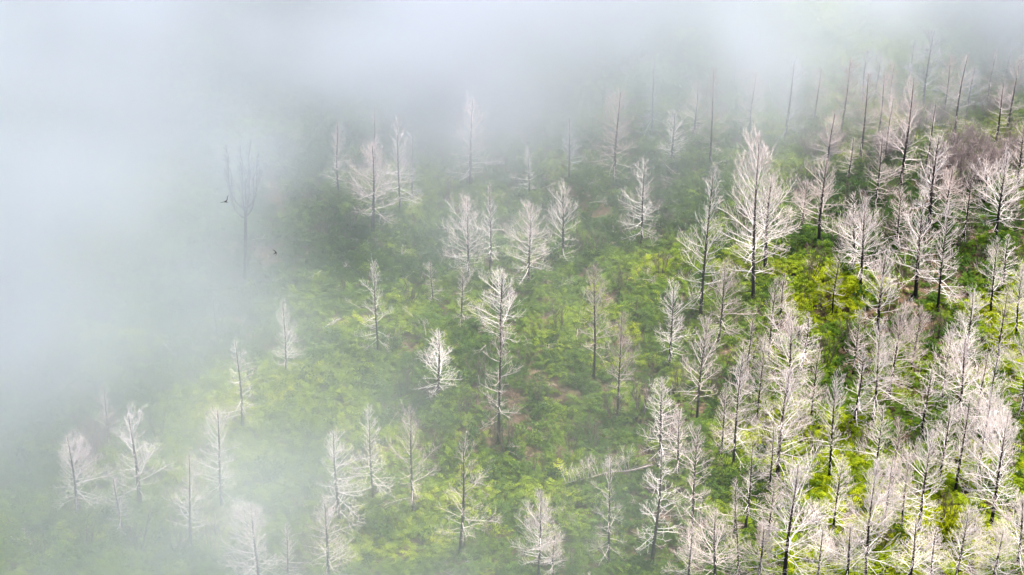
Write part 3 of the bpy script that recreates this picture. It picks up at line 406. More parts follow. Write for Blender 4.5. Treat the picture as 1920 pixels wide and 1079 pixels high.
    [80, 80, 80, 80, 80, 80, 80, 80, 80, 81, 83, 85, 88, 90, 93, 95, 97, 99, 100, 101, 100, 99, 98, 97, 96, 95, 95, 95, 96, 97, 96, 92, 86, 78, 70, 64, 57, 52, 50, 50, 50, 50, 50, 50, 50, 50],
    [80, 80, 80, 80, 80, 80, 80, 80, 80, 81, 83, 85, 88, 90, 93, 95, 97, 99, 100, 101, 100, 99, 98, 97, 96, 95, 95, 95, 96, 97, 96, 92, 86, 78, 70, 64, 57, 52, 50, 50, 50, 50, 50, 50, 50, 50],
]

# ---------------------------------------------------------------- helpers
def terrain(x, y):
    s = np.sin
    return (0.55 * s(x * .11 + y * .05 + 1) + 0.45 * s(y * .16 - x * .07 + 2)
            + 0.22 * s(x * .41 + .7 * s(y * .23)) * s(y * .37 + 1.3)
            + 0.12 * s(x * .83 + y * .61) * s(y * .9 - x * .3))

def hash_grid(seed, shape):
    return np.random.RandomState(seed).rand(*shape)

def noise2(x, y, scale, seed):
    g = hash_grid(seed, (256, 256))
    u, v = np.asarray(x) / scale + 1000.0, np.asarray(y) / scale + 1000.0
    i, j = np.floor(u).astype(int), np.floor(v).astype(int)
    a, b = u - i, v - j
    a = a * a * (3 - 2 * a); b = b * b * (3 - 2 * b)
    i &= 255; j &= 255
    i1, j1 = (i + 1) & 255, (j + 1) & 255
    return g[j, i] * (1 - a) * (1 - b) + g[j, i1] * a * (1 - b) + g[j1, i] * (1 - a) * b + g[j1, i1] * a * b

def noise3(p, scale, seed):
    g = hash_grid(seed, (64, 64, 64))
    u = p / scale + 512.0
    i = np.floor(u).astype(int)
    f = u - i
    f = f * f * (3 - 2 * f)
    i0, i1 = i & 63, (i + 1) & 63
    out = 0
    for a in (0, 1):
        for b in (0, 1):
            for c in (0, 1):
                w = (f[:, 0] if a else 1 - f[:, 0]) * (f[:, 1] if b else 1 - f[:, 1]) * (f[:, 2] if c else 1 - f[:, 2])
                out = out + w * g[(i1 if a else i0)[:, 0], (i1 if b else i0)[:, 1], (i1 if c else i0)[:, 2]]
    return out

def new_mat(name):
    m = bpy.data.materials.new(name)
    m.use_nodes = True
    return m, m.node_tree.nodes, m.node_tree.links

def ramp(n, stops):
    r = n.new('ShaderNodeValToRGB')
    e = r.color_ramp.elements
    while len(e) < len(stops):
        e.new(0.5)
    for k, (p, c) in enumerate(stops):
        e[k].position = p
        e[k].color = (*c, 1)
    return r

def bleached(name, dark, light):
    m, n, l = new_mat(name)
    b = n['Principled BSDF']
    tc = n.new('ShaderNodeTexCoord')
    nz = n.new('ShaderNodeTexNoise'); nz.inputs['Scale'].default_value = 1.7; nz.inputs['Detail'].default_value = 5
    oi = n.new('ShaderNodeObjectInfo')
    add = n.new('ShaderNodeMath'); add.operation = 'MULTIPLY_ADD'
    l.new(tc.outputs['Object'], nz.inputs['Vector'])
    l.new(oi.outputs['Random'], add.inputs[0]); add.inputs[1].default_value = 0.22
    l.new(nz.outputs['Fac'], add.inputs[2])
    r = ramp(n, [(0.36, dark), (0.62, light)])
    l.new(add.outputs[0], r.inputs['Fac'])
    l.new(r.outputs['Color'], b.inputs['Base Color'])
    b.inputs['Roughness'].default_value = 0.75
    b.inputs['Specular IOR Level'].default_value = 0.3
    return m

WOOD = {
    'white': bleached('bleached_wood', (0.50, 0.395, 0.355), (0.86, 0.76, 0.71)),
    'pink': bleached('weathered_pink_wood', (0.38, 0.285, 0.25), (0.76, 0.635, 0.58)),
    'grey': bleached('weathered_grey_wood', (0.26, 0.25, 0.25), (0.56, 0.54, 0.54)),
    'brown': bleached('weathered_brown_wood', (0.27, 0.20, 0.175), (0.55, 0.44, 0.395)),
    'ash': bleached('ash_grey_wood', (0.035, 0.032, 0.032), (0.10, 0.09, 0.088)),
    'dark': bleached('charred_stem_wood', (0.022, 0.016, 0.014), (0.15, 0.105, 0.085)),
    'thicket': bleached('thicket_twig_wood', (0.13, 0.10, 0.092), (0.32, 0.25, 0.23)),
}

def charred_bark(name, stops):
    m, n, l = new_mat(name)
    b = n['Principled BSDF']
    tc = n.new('ShaderNodeTexCoord')
    sep = n.new('ShaderNodeSeparateXYZ')
    mp = n.new('ShaderNodeMapping'); mp.inputs['Scale'].default_value = (3.5, 3.5, 0.8)
    nz = n.new('ShaderNodeTexNoise'); nz.inputs['Scale'].default_value = 2.2; nz.inputs['Detail'].default_value = 6
    l.new(tc.outputs['Object'], sep.inputs[0])
    l.new(tc.outputs['Object'], mp.inputs['Vector'])
    l.new(mp.outputs[0], nz.inputs['Vector'])
    h = n.new('ShaderNodeMath'); h.operation = 'DIVIDE'; h.inputs[1].default_value = 9.0
    l.new(sep.outputs['Z'], h.inputs[0])
    k = n.new('ShaderNodeMath'); k.operation = 'MULTIPLY_ADD'; k.inputs[1].default_value = 0.55
    l.new(nz.outputs['Fac'], k.inputs[0])
    s = n.new('ShaderNodeMath'); s.operation = 'SUBTRACT'; s.inputs[1].default_value = 0.28
    l.new(h.outputs[0], s.inputs[0])
    l.new(s.outputs[0], k.inputs[2])
    r = ramp(n, stops)
    l.new(k.outputs[0], r.inputs['Fac'])
    l.new(r.outputs['Color'], b.inputs['Base Color'])
    bp = n.new('ShaderNodeBump'); bp.inputs['Strength'].default_value = 0.6; bp.inputs['Distance'].default_value = 0.05
    l.new(nz.outputs['Fac'], bp.inputs['Height'])
    l.new(bp.outputs[0], b.inputs['Normal'])
    b.inputs['Roughness'].default_value = 0.9
    b.inputs['Specular IOR Level'].default_value = 0.2
    return m

BARK = {
    'white': charred_bark('charred_bark', [(0.0, (0.012, 0.010, 0.010)), (0.34, (0.030, 0.022, 0.020)), (0.62, (0.062, 0.040, 0.034)), (0.95, (0.15, 0.105, 0.09))]),
    'grey': charred_bark('weathered_bark', [(0.0, (0.05, 0.045, 0.045)), (0.35, (0.09, 0.08, 0.078)), (0.65, (0.15, 0.125, 0.12)), (0.95, (0.28, 0.25, 0.24))]),
}
TWIG = {'white': WOOD['pink'], 'pink': WOOD['brown'], 'brown': WOOD['brown'], 'grey': WOOD['grey'], 'ash': WOOD['ash']}
BARK['pink'] = BARK['white']; BARK['brown'] = BARK['white']; BARK['ash'] = BARK['white']

class MB:
    """collects tubes and faces for one mesh"""
    def __init__(s):
        s.v = []; s.f = []
    def tube(s, pts, rad, n=3):
        base = len(s.v)
        m = len(pts)
        up = Vector((0.13, 0.21, 0.97))
        for k, p in enumerate(pts):
            d = (pts[min(k + 1, m - 1)] - pts[max(k - 1, 0)])
            d.normalize()
            a = d.cross(up)
            if a.length < 0.05:
                a = d.cross(Vector((1, 0, 0)))
            a.normalize()
            b = d.cross(a)
            r = rad[k]
            for q in range(n):
                t = 2 * math.pi * q / n
                w = p + a * (math.cos(t) * r) + b * (math.sin(t) * r)
                s.v.append((w.x, w.y, w.z))
        for k in range(m - 1):
            for q in range(n):
                q2 = (q + 1) % n
                i = base + k * n
                s.f.append((i + q, i + q2, i + n + q2, i + n + q))
        s.f.append(tuple(base + (m - 1) * n + q for q in range(n)))
        s.f.append(tuple(base + q for q in reversed(range(n))))
    def face(s, pts):
        b = len(s.v)
        s.v.extend([tuple(p) for p in pts])
        s.f.append(tuple(range(b, b + len(pts))))
    def mesh(s, name, mat, smooth=True):
        me = bpy.data.meshes.new(name)
        me.from_pydata(s.v, [], s.f)
        if smooth:
            me.polygons.foreach_set('use_smooth', [True] * len(me.polygons))
        me.materials.append(mat)
        return me

def thing(name, label, cat, loc, rot=(0, 0, 0), scale=(1, 1, 1), group=None):
    o = bpy.data.objects.new(name, None)
    COL.objects.link(o)
    o.empty_display_size = 0.5
    o.location = loc; o.rotation_euler = rot; o.scale = scale
    o['label'] = label; o['category'] = cat
    if group:
        o['group'] = group
    return o

def part(name, me, parent, mat=None, kind=None):
    o = bpy.data.objects.new(name, me)
    COL.objects.link(o)
    o.parent = parent
    if mat is not None:
        o.material_slots[0].link = 'OBJECT'
        o.material_slots[0].material = mat
    if kind:
        o['kind'] = kind
    return o

# ---------------------------------------------------------------- ground
def graded(lo, hi, step, far):
    inner = list(np.arange(lo, hi + 1e-6, step))
    out = []; s = step; p = hi
    while p < far:
        s *= 1.5; p += s; out.append(p)
    left = []; s = step; p = lo
    while p > -far:
        s *= 1.5; p -= s; left.append(p)
    return np.array(left[::-1] + inner + out)

gx = graded(-80, 80, 1.0, 3500); gy = graded(95, 270, 1.0, 3500)
GX, GY = np.meshgrid(gx, gy)
GZ = terrain(GX, GY) + 0.35 * (noise2(GX, GY, 2.6, 5) - .5) * (np.abs(GX) < 90)
verts = np.stack([GX, GY, GZ], -1).reshape(-1, 3)
nx, ny = len(gx), len(gy)
I = np.arange(nx * ny).reshape(ny, nx)
faces = np.stack([I[:-1, :-1], I[:-1, 1:], I[1:, 1:], I[1:, :-1]], -1).reshape(-1, 4)
me = bpy.data.meshes.new('ground')
me.from_pydata(verts.tolist(), [], faces.tolist())
me.polygons.foreach_set('use_smooth', [True] * len(me.polygons))
gm, n, l = new_mat('forest_floor')
b = n['Principled BSDF']
tc = n.new('ShaderNodeTexCoord')
n1 = n.new('ShaderNodeTexNoise'); n1.inputs['Scale'].default_value = 0.35; n1.inputs['Detail'].default_value = 7; n1.inputs['Roughness'].default_value = 0.65
n2 = n.new('ShaderNodeTexNoise'); n2.inputs['Scale'].default_value = 3.0; n2.inputs['Detail'].default_value = 8; n2.inputs['Roughness'].default_value = 0.7
l.new(tc.outputs['Object'], n1.inputs['Vector']); l.new(tc.outputs['Object'], n2.inputs['Vector'])
r1 = ramp(n, [(0.3, (0.045, 0.030, 0.020)), (0.5, (0.095, 0.066, 0.042)), (0.7, (0.07, 0.075, 0.02))])
r2 = ramp(n, [(0.3, (0.6, 0.58, 0.55)), (0.7, (1.5, 1.45, 1.4))])
mx = n.new('ShaderNodeMix'); mx.data_type = 'RGBA'; mx.blend_type = 'MULTIPLY'; mx.inputs[0].default_value = 1.0
l.new(n1.outputs['Fac'], r1.inputs['Fac']); l.new(n2.outputs['Fac'], r2.inputs['Fac'])
l.new(r1.outputs['Color'], mx.inputs[6]); l.new(r2.outputs['Color'], mx.inputs[7])
l.new(mx.outputs[2], b.inputs['Base Color'])
bp = n.new('ShaderNodeBump'); bp.inputs['Strength'].default_value = 0.9; bp.inputs['Distance'].default_value = 0.25
l.new(n2.outputs['Fac'], bp.inputs['Height']); l.new(bp.outputs[0], b.inputs['Normal'])
b.inputs['Roughness'].default_value = 1.0; b.inputs['Specular IOR Level'].default_value = 0.1
me.materials.append(gm)
ground = bpy.data.objects.new('ground', me)
COL.objects.link(ground)
ground['kind'] = 'structure'
ground['label'] = 'brown litter covered hillside soil under the ferns'

# ---------------------------------------------------------------- ground cover: bracken, dry bracken, litter twigs
def leaf_mat(name, stops, trans):
    m, n, l = new_mat(name)
    n.remove(n['Principled BSDF'])
    at = n.new('ShaderNodeAttribute'); at.attribute_type = 'INSTANCER'; at.attribute_name = 'tint'
    r = ramp(n, stops)
    l.new(at.outputs['Fac'], r.inputs['Fac'])
    d = n.new('ShaderNodeBsdfDiffuse'); t = n.new('ShaderNodeBsdfTranslucent')
    mixs = n.new('ShaderNodeMixShader'); mixs.inputs[0].default_value = trans
    l.new(r.outputs['Color'], d.inputs['Color'])
    hs = n.new('ShaderNodeHueSaturation'); hs.inputs['Saturation'].default_value = 1.05; hs.inputs['Value'].default_value = 1.15
    l.new(r.outputs['Color'], hs.inputs['Color'])
    l.new(hs.outputs['Color'], t.inputs['Color'])
    l.new(d.outputs[0], mixs.inputs[1]); l.new(t.outputs[0], mixs.inputs[2])
    l.new(mixs.outputs[0], n['Material Output'].inputs['Surface'])
    return m

fern_mat = leaf_mat('bracken_leaf', [(0.0, (0.036, 0.078, 0.018)), (0.35, (0.095, 0.160, 0.022)), (0.7, (0.205, 0.270, 0.015)), (1.0, (0.33, 0.36, 0.013))], 0.42)
dry_mat = leaf_mat('dry_bracken_leaf', [(0.0, (0.08, 0.05, 0.035)), (0.6, (0.20, 0.135, 0.085)), (1.0, (0.36, 0.27, 0.19))], 0.25)

def frond(mb, az, length, rise, droop, rng, pairs=6, width=0.36):
    h = Vector((math.cos(az), math.sin(az), 0)); side = Vector((-h.y, h.x, 0))
    tw = rng.uniform(-.35, .35)
    pts = []
    for k in range(pairs + 2):
        t = k / (pairs + 1)
        pts.append(h * (length * t) + Vector((0, 0, rise * math.sin(min(1.0, t * 1.15) * math.pi * .62) - droop * t * t)))
    for k in range(1, pairs + 1):
        t = k / (pairs + 1)
        p = pts[k]; fwd = (pts[k + 1] - pts[k - 1]).normalized()
        L = width * length * (1.15 - t) * min(1, 0.35 + 2.4 * t) * rng.uniform(.8, 1.2)
        w = length / (pairs + 1) * 0.62
        for sgn in (-1, 1):
            o = side * sgn + Vector((0, 0, tw * sgn + rng.uniform(-.25, .15))) + fwd * 0.35
            o.normalize()
            q = p + o * L
            mb.face([p - fwd * w * .45, p + o * (L * .55) - fwd * w * .4, q + fwd * w * .1, p + o * (L * .5) + fwd * w * .55, p + fwd * w * .45])
    mb.face([pts[-2] - side * .02, pts[-1], pts[-2] + side * .02])

def clump(name, seed, mat, nf, lr, rr, dr, spread=0.25):
    rng = random.Random(seed)
    mb = MB()
    for k in range(nf):
        sub = MB()
        frond(sub, 2 * math.pi * (k + rng.random() * .8) / nf, rng.uniform(*lr), rng.uniform(*rr), rng.uniform(*dr), rng)
        ox, oy = rng.uniform(-spread, spread), rng.uniform(-spread, spread)
        b = len(mb.v)
        mb.v += [(x + ox, y + oy, z) for x, y, z in sub.v]
        mb.f += [tuple(i + b for i in f) for f in sub.f]
    return mb.mesh(name, mat, smooth=False)

def source_collection(name, meshes):
    c = bpy.data.collections.new(name)
    for m in meshes:
        c.objects.link(bpy.data.objects.new(m.name, m))
    return c

def scatter(name, label, cat, coll, pts, scale, rotz, tilt, idx, tint):
    me = bpy.data.meshes.new(name)
    me.vertices.add(len(pts))
    me.vertices.foreach_set('co', np.asarray(pts, dtype=np.float32).ravel())
    def attr(nm, typ, data, key='value'):
        a = me.attributes.new(nm, typ, 'POINT')
        a.data.foreach_set(key, np.asarray(data).ravel())
    attr('sc', 'FLOAT', scale.astype(np.float32))
    rot = np.stack([tilt[0], tilt[1], rotz], 1).astype(np.float32)
    attr('rt', 'FLOAT_VECTOR', rot, 'vector')
    attr('ix', 'INT', idx.astype(np.int32))
    attr('tint', 'FLOAT', tint.astype(np.float32))
    o = bpy.data.objects.new(name, me)
    COL.objects.link(o)
    ng = bpy.data.node_groups.new(name + '_nodes', 'GeometryNodeTree')
    ng.interface.new_socket('Geometry', in_out='INPUT', socket_type='NodeSocketGeometry')
    ng.interface.new_socket('Geometry', in_out='OUTPUT', socket_type='NodeSocketGeometry')
    N, L = ng.nodes, ng.links
    gi, go = N.new('NodeGroupInput'), N.new('NodeGroupOutput')
    ci = N.new('GeometryNodeCollectionInfo'); ci.inputs['Collection'].default_value = coll
    ci.inputs['Separate Children'].default_value = True; ci.inputs['Reset Children'].default_value = True
    ip = N.new('GeometryNodeInstanceOnPoints'); ip.inputs['Pick Instance'].default_value = True
    def named(nm, typ):
        q = N.new('GeometryNodeInputNamedAttribute'); q.data_type = typ; q.inputs['Name'].default_value = nm
        return q.outputs['Attribute']
    L.new(gi.outputs[0], ip.inputs['Points'])
    L.new(ci.outputs[0], ip.inputs['Instance'])
    L.new(named('ix', 'INT'), ip.inputs['Instance Index'])
    L.new(named('rt', 'FLOAT_VECTOR'), ip.inputs['Rotation'])
    L.new(named('sc', 'FLOAT'), ip.inputs['Scale'])
    L.new(ip.outputs[0], go.inputs[0])
    md = o.modifiers.new('scatter', 'NODES'); md.node_group = ng
    o['kind'] = 'stuff'; o['label'] = label; o['category'] = cat
    return o

rs = np.random.RandomState(11)
def field(x, y):                                 # lushness of the undergrowth
    return .5 * noise2(x, y, 11.0, 21) + .3 * noise2(x, y, 4.5, 22) + .2 * noise2(x, y, 1.8, 23)

def spots(count, lo, hi, keep):
    x = rs.uniform(-72, 72, count); y = rs.uniform(104, 268, count)
    k = keep(x, y) > rs.rand(count)
    return x[k], y[k]

x, y = spots(84000, 0, 1, lambda x, y: np.clip((field(x, y) - .2) * 7.5, 0.5, .85))
f = field(x, y)
nn = len(x)
big = noise2(x, y, 24.0, 31)
tint = np.clip(.10 + +.06 + .17 * np.clip((x - 8) / 22, -1, 1) - .12 * np.clip((y - 170) / 40, -.5, 1) + 1.15 * (f - .3) + .45 * (noise2(x, y, 3.1, 33) - .5) + .35 * (big - .5) + rs.normal(0, .17, nn), 0, 1)
# patches where the bracken is fresher and yellower, or darker and greener: x, y, radius, change of tint
for bx, by, br, bv in ((-6.6, 128.0, 5.0, 0.45), (27.5, 159.9, 4.5, 0.35), (32.4, 127.8, 5, 0.3), (1.7, 154.2, 6, 0.15), (4.1, 142.2, 6, 0.15), (-14.0, 141.9, 7, 0.1), (-2.8, 169.5, 5, -0.15), (-14.4, 169.4, 5, -0.2), (10.4, 172.2, 7, -0.25), (24.4, 171.9, 8, -0.3), (34.4, 170.2, 8, -0.3), (42.0, 173.8, 8, -0.3), (41.5, 156.8, 5, 0.1), (24.0, 138.0, 4, 0.3)):
    tint = np.clip(tint + bv * np.exp(-((x - bx) ** 2 + (y - by) ** 2) / br ** 2), 0, 1)
hgt = .55 * noise2(x, y, 2.4, 34) * np.clip(f * 1.6, .2, 1)
sc = .84 * (.62 + .75 * rs.rand(nn) ** 1.5) * (.75 + .6 * f)
ferns = source_collection('bracken_clumps', [clump('bracken_clump', 40 + k, fern_mat, 9 + k % 4, (.75, 1.15), (.35, .75), (.15, .5)) for k in range(6)])
scatter('bracken', 'bright yellow green bracken ferns covering the whole slope', 'fern', ferns,
        np.stack([x, y, terrain(x, y) + hgt - .1], 1), sc, rs.uniform(0, 6.28, nn), (rs.normal(0, .32, nn), rs.normal(0, .32, nn)), rs.randint(0, 6, nn), tint)

def leafy(seed):
    rng = random.Random(seed); mb = MB()
    for k in range(120):
        a, e = rng.uniform(0, 6.28), rng.uniform(.05, 1.5)
        q = rng.uniform(.55, 1.0) * (.8 + .25 * math.sin(3 * a + seed))
        p = Vector((math.cos(a) * math.cos(e) * .75 * q, math.sin(a) * math.cos(e) * .75 * q, .12 + math.sin(e) * .85 * q))
        d = Vector((rng.uniform(-1, 1), rng.uniform(-1, 1), rng.uniform(-.3, .8))).normalized()
        w = d.cross(Vector((rng.uniform(-1, 1), rng.uniform(-1, 1), rng.uniform(.2, 1))))
        w.normalize()
        L, W = rng.uniform(.10, .19), rng.uniform(.045, .085)
        mb.face([p, p + d * L * .5 + w * W, p + d * L, p + d * L * .5 - w * W])
    return mb.mesh('leafy_shrub', shrub_leaf, smooth=False)
shrub_leaf = leaf_mat('shrub_leaf', [(0.0, (0.030, 0.062, 0.018)), (0.5, (0.065, 0.125, 0.024)), (1.0, (0.150, 0.215, 0.030))], 0.35)
x, y = spots(7500, 0, 1, lambda x, y: np.clip((noise2(x, y, 8.0, 61) - .45) * 4.0, .08, 1))
nn = len(x)
scatter('leafy_shrubs', 'low rounded leafy shrubs of darker green growing among the ferns', 'low shrub', source_collection('leafy_shrub_pieces', [leafy(800 + q) for q in range(4)]),
        np.stack([x, y, terrain(x, y) + .15], 1), .6 + .9 * rs.rand(nn) ** 1.4, rs.uniform(0, 6.28, nn), (rs.normal(0, .12, nn), rs.normal(0, .12, nn)), rs.randint(0, 4, nn), rs.rand(nn))

x, y = spots(15000, 0, 1, lambda x, y: np.clip((.42 - field(x, y)) * 5.0 + .10, 0.16, .6))
nn = len(x)
dry = source_collection('dry_bracken_clumps', [clump('dry_bracken_clump', 60 + k, dry_mat, 7 + k, (.6, 1.0), (.15, .4), (.3, .6)) for k in range(3)])
scatter('dry_bracken', 'dead brown bracken fronds lying between the green ferns', 'dead fern', dry,
        np.stack([x, y, terrain(x, y) + .05], 1), .5 + .6 * rs.rand(nn), rs.uniform(0, 6.28, nn), (rs.normal(0, .2, nn), rs.normal(0, .2, nn)), rs.randint(0, 3, nn), rs.rand(nn))

def limb_path(p, d, L, r, lift, rng, seg, wob=.10, droop=0.0):
    pts = [p.copy()]; rad = [r]
    d = d.copy()
    for k in range(seg):
        t = (k + 1) / seg
        d = d + Vector((rng.uniform(-wob, wob), rng.uniform(-wob, wob), lift / seg - droop * (1 - t) / seg + rng.uniform(-wob, wob) * .6))
        d.normalize()
        p = p + d * (L / seg)
        pts.append(p.copy()); rad.append(max(.0055, r * (1 - .78 * t)))
    return pts, rad

def spray(mb, p, d, L, r, lift, rng, dens=1.0, droop=0.0, fine=1.0, tw=None):
    """one limb with its side branches; the finest twigs go to tw"""
    tw = tw if tw is not None else mb
    pts, rad = limb_path(p, d, L, r, lift, rng, 7, .15, droop)
    mb.tube(pts, rad, 4)
    ns = max(2, int(L * 4.0 * dens))
    for k in range(ns):
        t = .32 + .66 * (k + rng.random() * .8) / ns
        i = min(6, int(t * 7)); u = t * 7 - i
        q = pts[i].lerp(pts[i + 1], u)
        ax = (pts[i + 1] - pts[i]).normalized()
        sd = ax.cross(Vector((rng.uniform(-.6, .6), rng.uniform(-.6, .6), 1)))
        if sd.length < .05:
            continue
        sd.normalize()
        sd = sd * (1 if k % 2 else -1)
        a = R(rng.uniform(26, 68))
        dd = ax * math.cos(a) + sd * math.sin(a) + Vector((0, 0, rng.uniform(-.10, .40)))
        dd.normalize()
        l2 = L * (.44 * (1 - t) + .15) * rng.uniform(.6, 1.3)
        p2, r2 = limb_path(q, dd, l2, max(.0062, rad[i] * .52), lift * .6 + .2, rng, 4, .27)
        mb.tube(p2, r2, 3)
        for j in range(int((1.6 + l2 * 2.4) * fine + rng.random())):
            m = rng.randint(1, 3)
            ax2 = (p2[m + 1] - p2[m]).normalized()
            s2 = ax2.cross(Vector((rng.uniform(-1, 1), rng.uniform(-1, 1), .7)))
            if s2.length < .05:
                continue
            s2.normalize()
            d3 = (ax2 * .9 + s2 * rng.choice((-.6, .6)) + Vector((0, 0, rng.uniform(-.1, .35)))).normalized()
            p3, r3 = limb_path(p2[m].lerp(p2[m + 1], rng.random()), d3, l2 * rng.uniform(.35, .8), .0068, .3, rng, 2, .25)
            tw.tube(p3, r3, 3)
    return pts

# ---------------------------------------------------------------- bare stalks and fallen twigs among the ferns
def stalk(seed):
    rng = random.Random(seed); mb = MB()
    for k in range(rng.randint(2, 4)):
        a = rng.uniform(0, 6.28); sp = rng.uniform(.05, .3)
        pts, rad = limb_path(Vector((rng.uniform(-.25, .25), rng.uniform(-.25, .25), 0)), Vector((math.cos(a) * sp, math.sin(a) * sp, 1)).normalized(), rng.uniform(1.1, 2.1), .022, .1, rng, 4, .16)
        mb.tube(pts, rad, 3)
        for q in range(3):
            m = rng.randint(1, 3); a = rng.uniform(0, 6.28)
            p2, r2 = limb_path(pts[m], Vector((math.cos(a) * .7, math.sin(a) * .7, .7)).normalized(), rng.uniform(.3, .7), .012, .3, rng, 2, .2)
            mb.tube(p2, r2, 3)
    return mb.mesh('stalk', WOOD['dark'])

def litter(seed):
    rng = random.Random(seed); mb = MB()
    a = rng.uniform(0, 6.28)
    spray(mb, Vector((0, 0, .15)), Vector((math.cos(a), math.sin(a), .25)).normalized(), rng.uniform(1.0, 1.9), .022, -.2, rng, 1.3, 0, 1.0)
    return mb.mesh('fallen_twig', WOOD['brown'])

x, y = spots(9000, 0, 1, lambda x, y: np.clip((noise2(x, y, 9.0, 51) - .42) * 3.5, .05, 1) * np.clip((x + 25) / 40, .25, 1))
nn = len(x)
scatter('bare_stalks', 'thin dark leafless stalks standing up through the ferns', 'stalk', source_collection('stalks', [stalk(700 + q) for q in range(5)]),
        np.stack([x, y, terrain(x, y)], 1), .6 + .6 * rs.rand(nn), rs.uniform(0, 6.28, nn), (rs.normal(0, .12, nn), rs.normal(0, .12, nn)), rs.randint(0, 5, nn), rs.rand(nn))
x, y = spots(3000, 0, 1, lambda x, y: np.clip((noise2(x, y, 7.0, 52) - .40) * 3.0, .06, 1) * np.clip((x + 30) / 45, .3, 1))
nn = len(x)
scatter('fallen_twigs', 'pale broken twigs caught on top of the ferns', 'twig', source_collection('fallen_twig_pieces', [litter(760 + q) for q in range(5)]),
        np.stack([x, y, terrain(x, y) + .55], 1), .6 + .5 * rs.rand(nn), rs.uniform(0, 6.28, nn), (rs.normal(0, .2, nn), rs.normal(0, .2, nn)), rs.randint(0, 5, nn), rs.rand(nn))

# ---------------------------------------------------------------- dead trees
H0 = 9.0
KINDS = {   # crown start, crown radius, limb count, side branch density, twig density, droop, trunk radius, profile, limb angle low and high
    'cone':   dict(z0=.16, rad=2.0, n=74, dens=1.0, fine=1.00, droop=.35, tr=0.133, prof='cone', el=(-4, 54), lift=.55),
    'ovoid':  dict(z0=.19, rad=2.1, n=80, dens=1.05, fine=1.04, droop=.22, tr=0.139, prof='ovoid', el=(0, 60), lift=.70),
    'narrow': dict(z0=.17, rad=1.3, n=64, dens=1.1, fine=1.04, droop=.20, tr=0.116, prof='cone', el=(8, 58), lift=.50),
    'sparse': dict(z0=.16, rad=1.9, n=54, dens=1.0, fine=1.04, droop=.30, tr=0.128, prof='ragged', el=(-8, 50), lift=.35),
    'pole':   dict(z0=.20, rad=1.9, n=60, dens=1.0, fine=1.04, droop=.5, tr=0.145, prof='pole', el=(-22, 40), lift=.15),
    'fork':   dict(z0=.18, rad=2.0, n=56, dens=1.0, fine=0.96, droop=.20, tr=0.168, prof='ovoid', el=(2, 62), lift=.70),
    'brown':  dict(z0=.24, rad=1.7, n=56, dens=1.2, fine=1.41, droop=.10, tr=0.116, prof='ovoid', el=(12, 60), lift=.50),
    'snag':   dict(z0=.20, rad=1.4, n=16, dens=.6, fine=0.37, droop=.3, tr=0.209, prof='pole', el=(-10, 30), lift=.15),
}

def profile(kind, t):        # 0..1 along the crown -> relative limb length
    if kind == 'cone':
        return (.70 + .30 * min(1, t * 4)) * (1 - t) ** .60 + .17
    if kind == 'ovoid':
        return (.66 + .34 * min(1, t * 3)) * (1 - t ** 2.2) ** .8 + .20
    if kind == 'ragged':
        return (1 - t) ** .5 + .12
    return (1 - t) ** .9 * .95 + .16       # pole

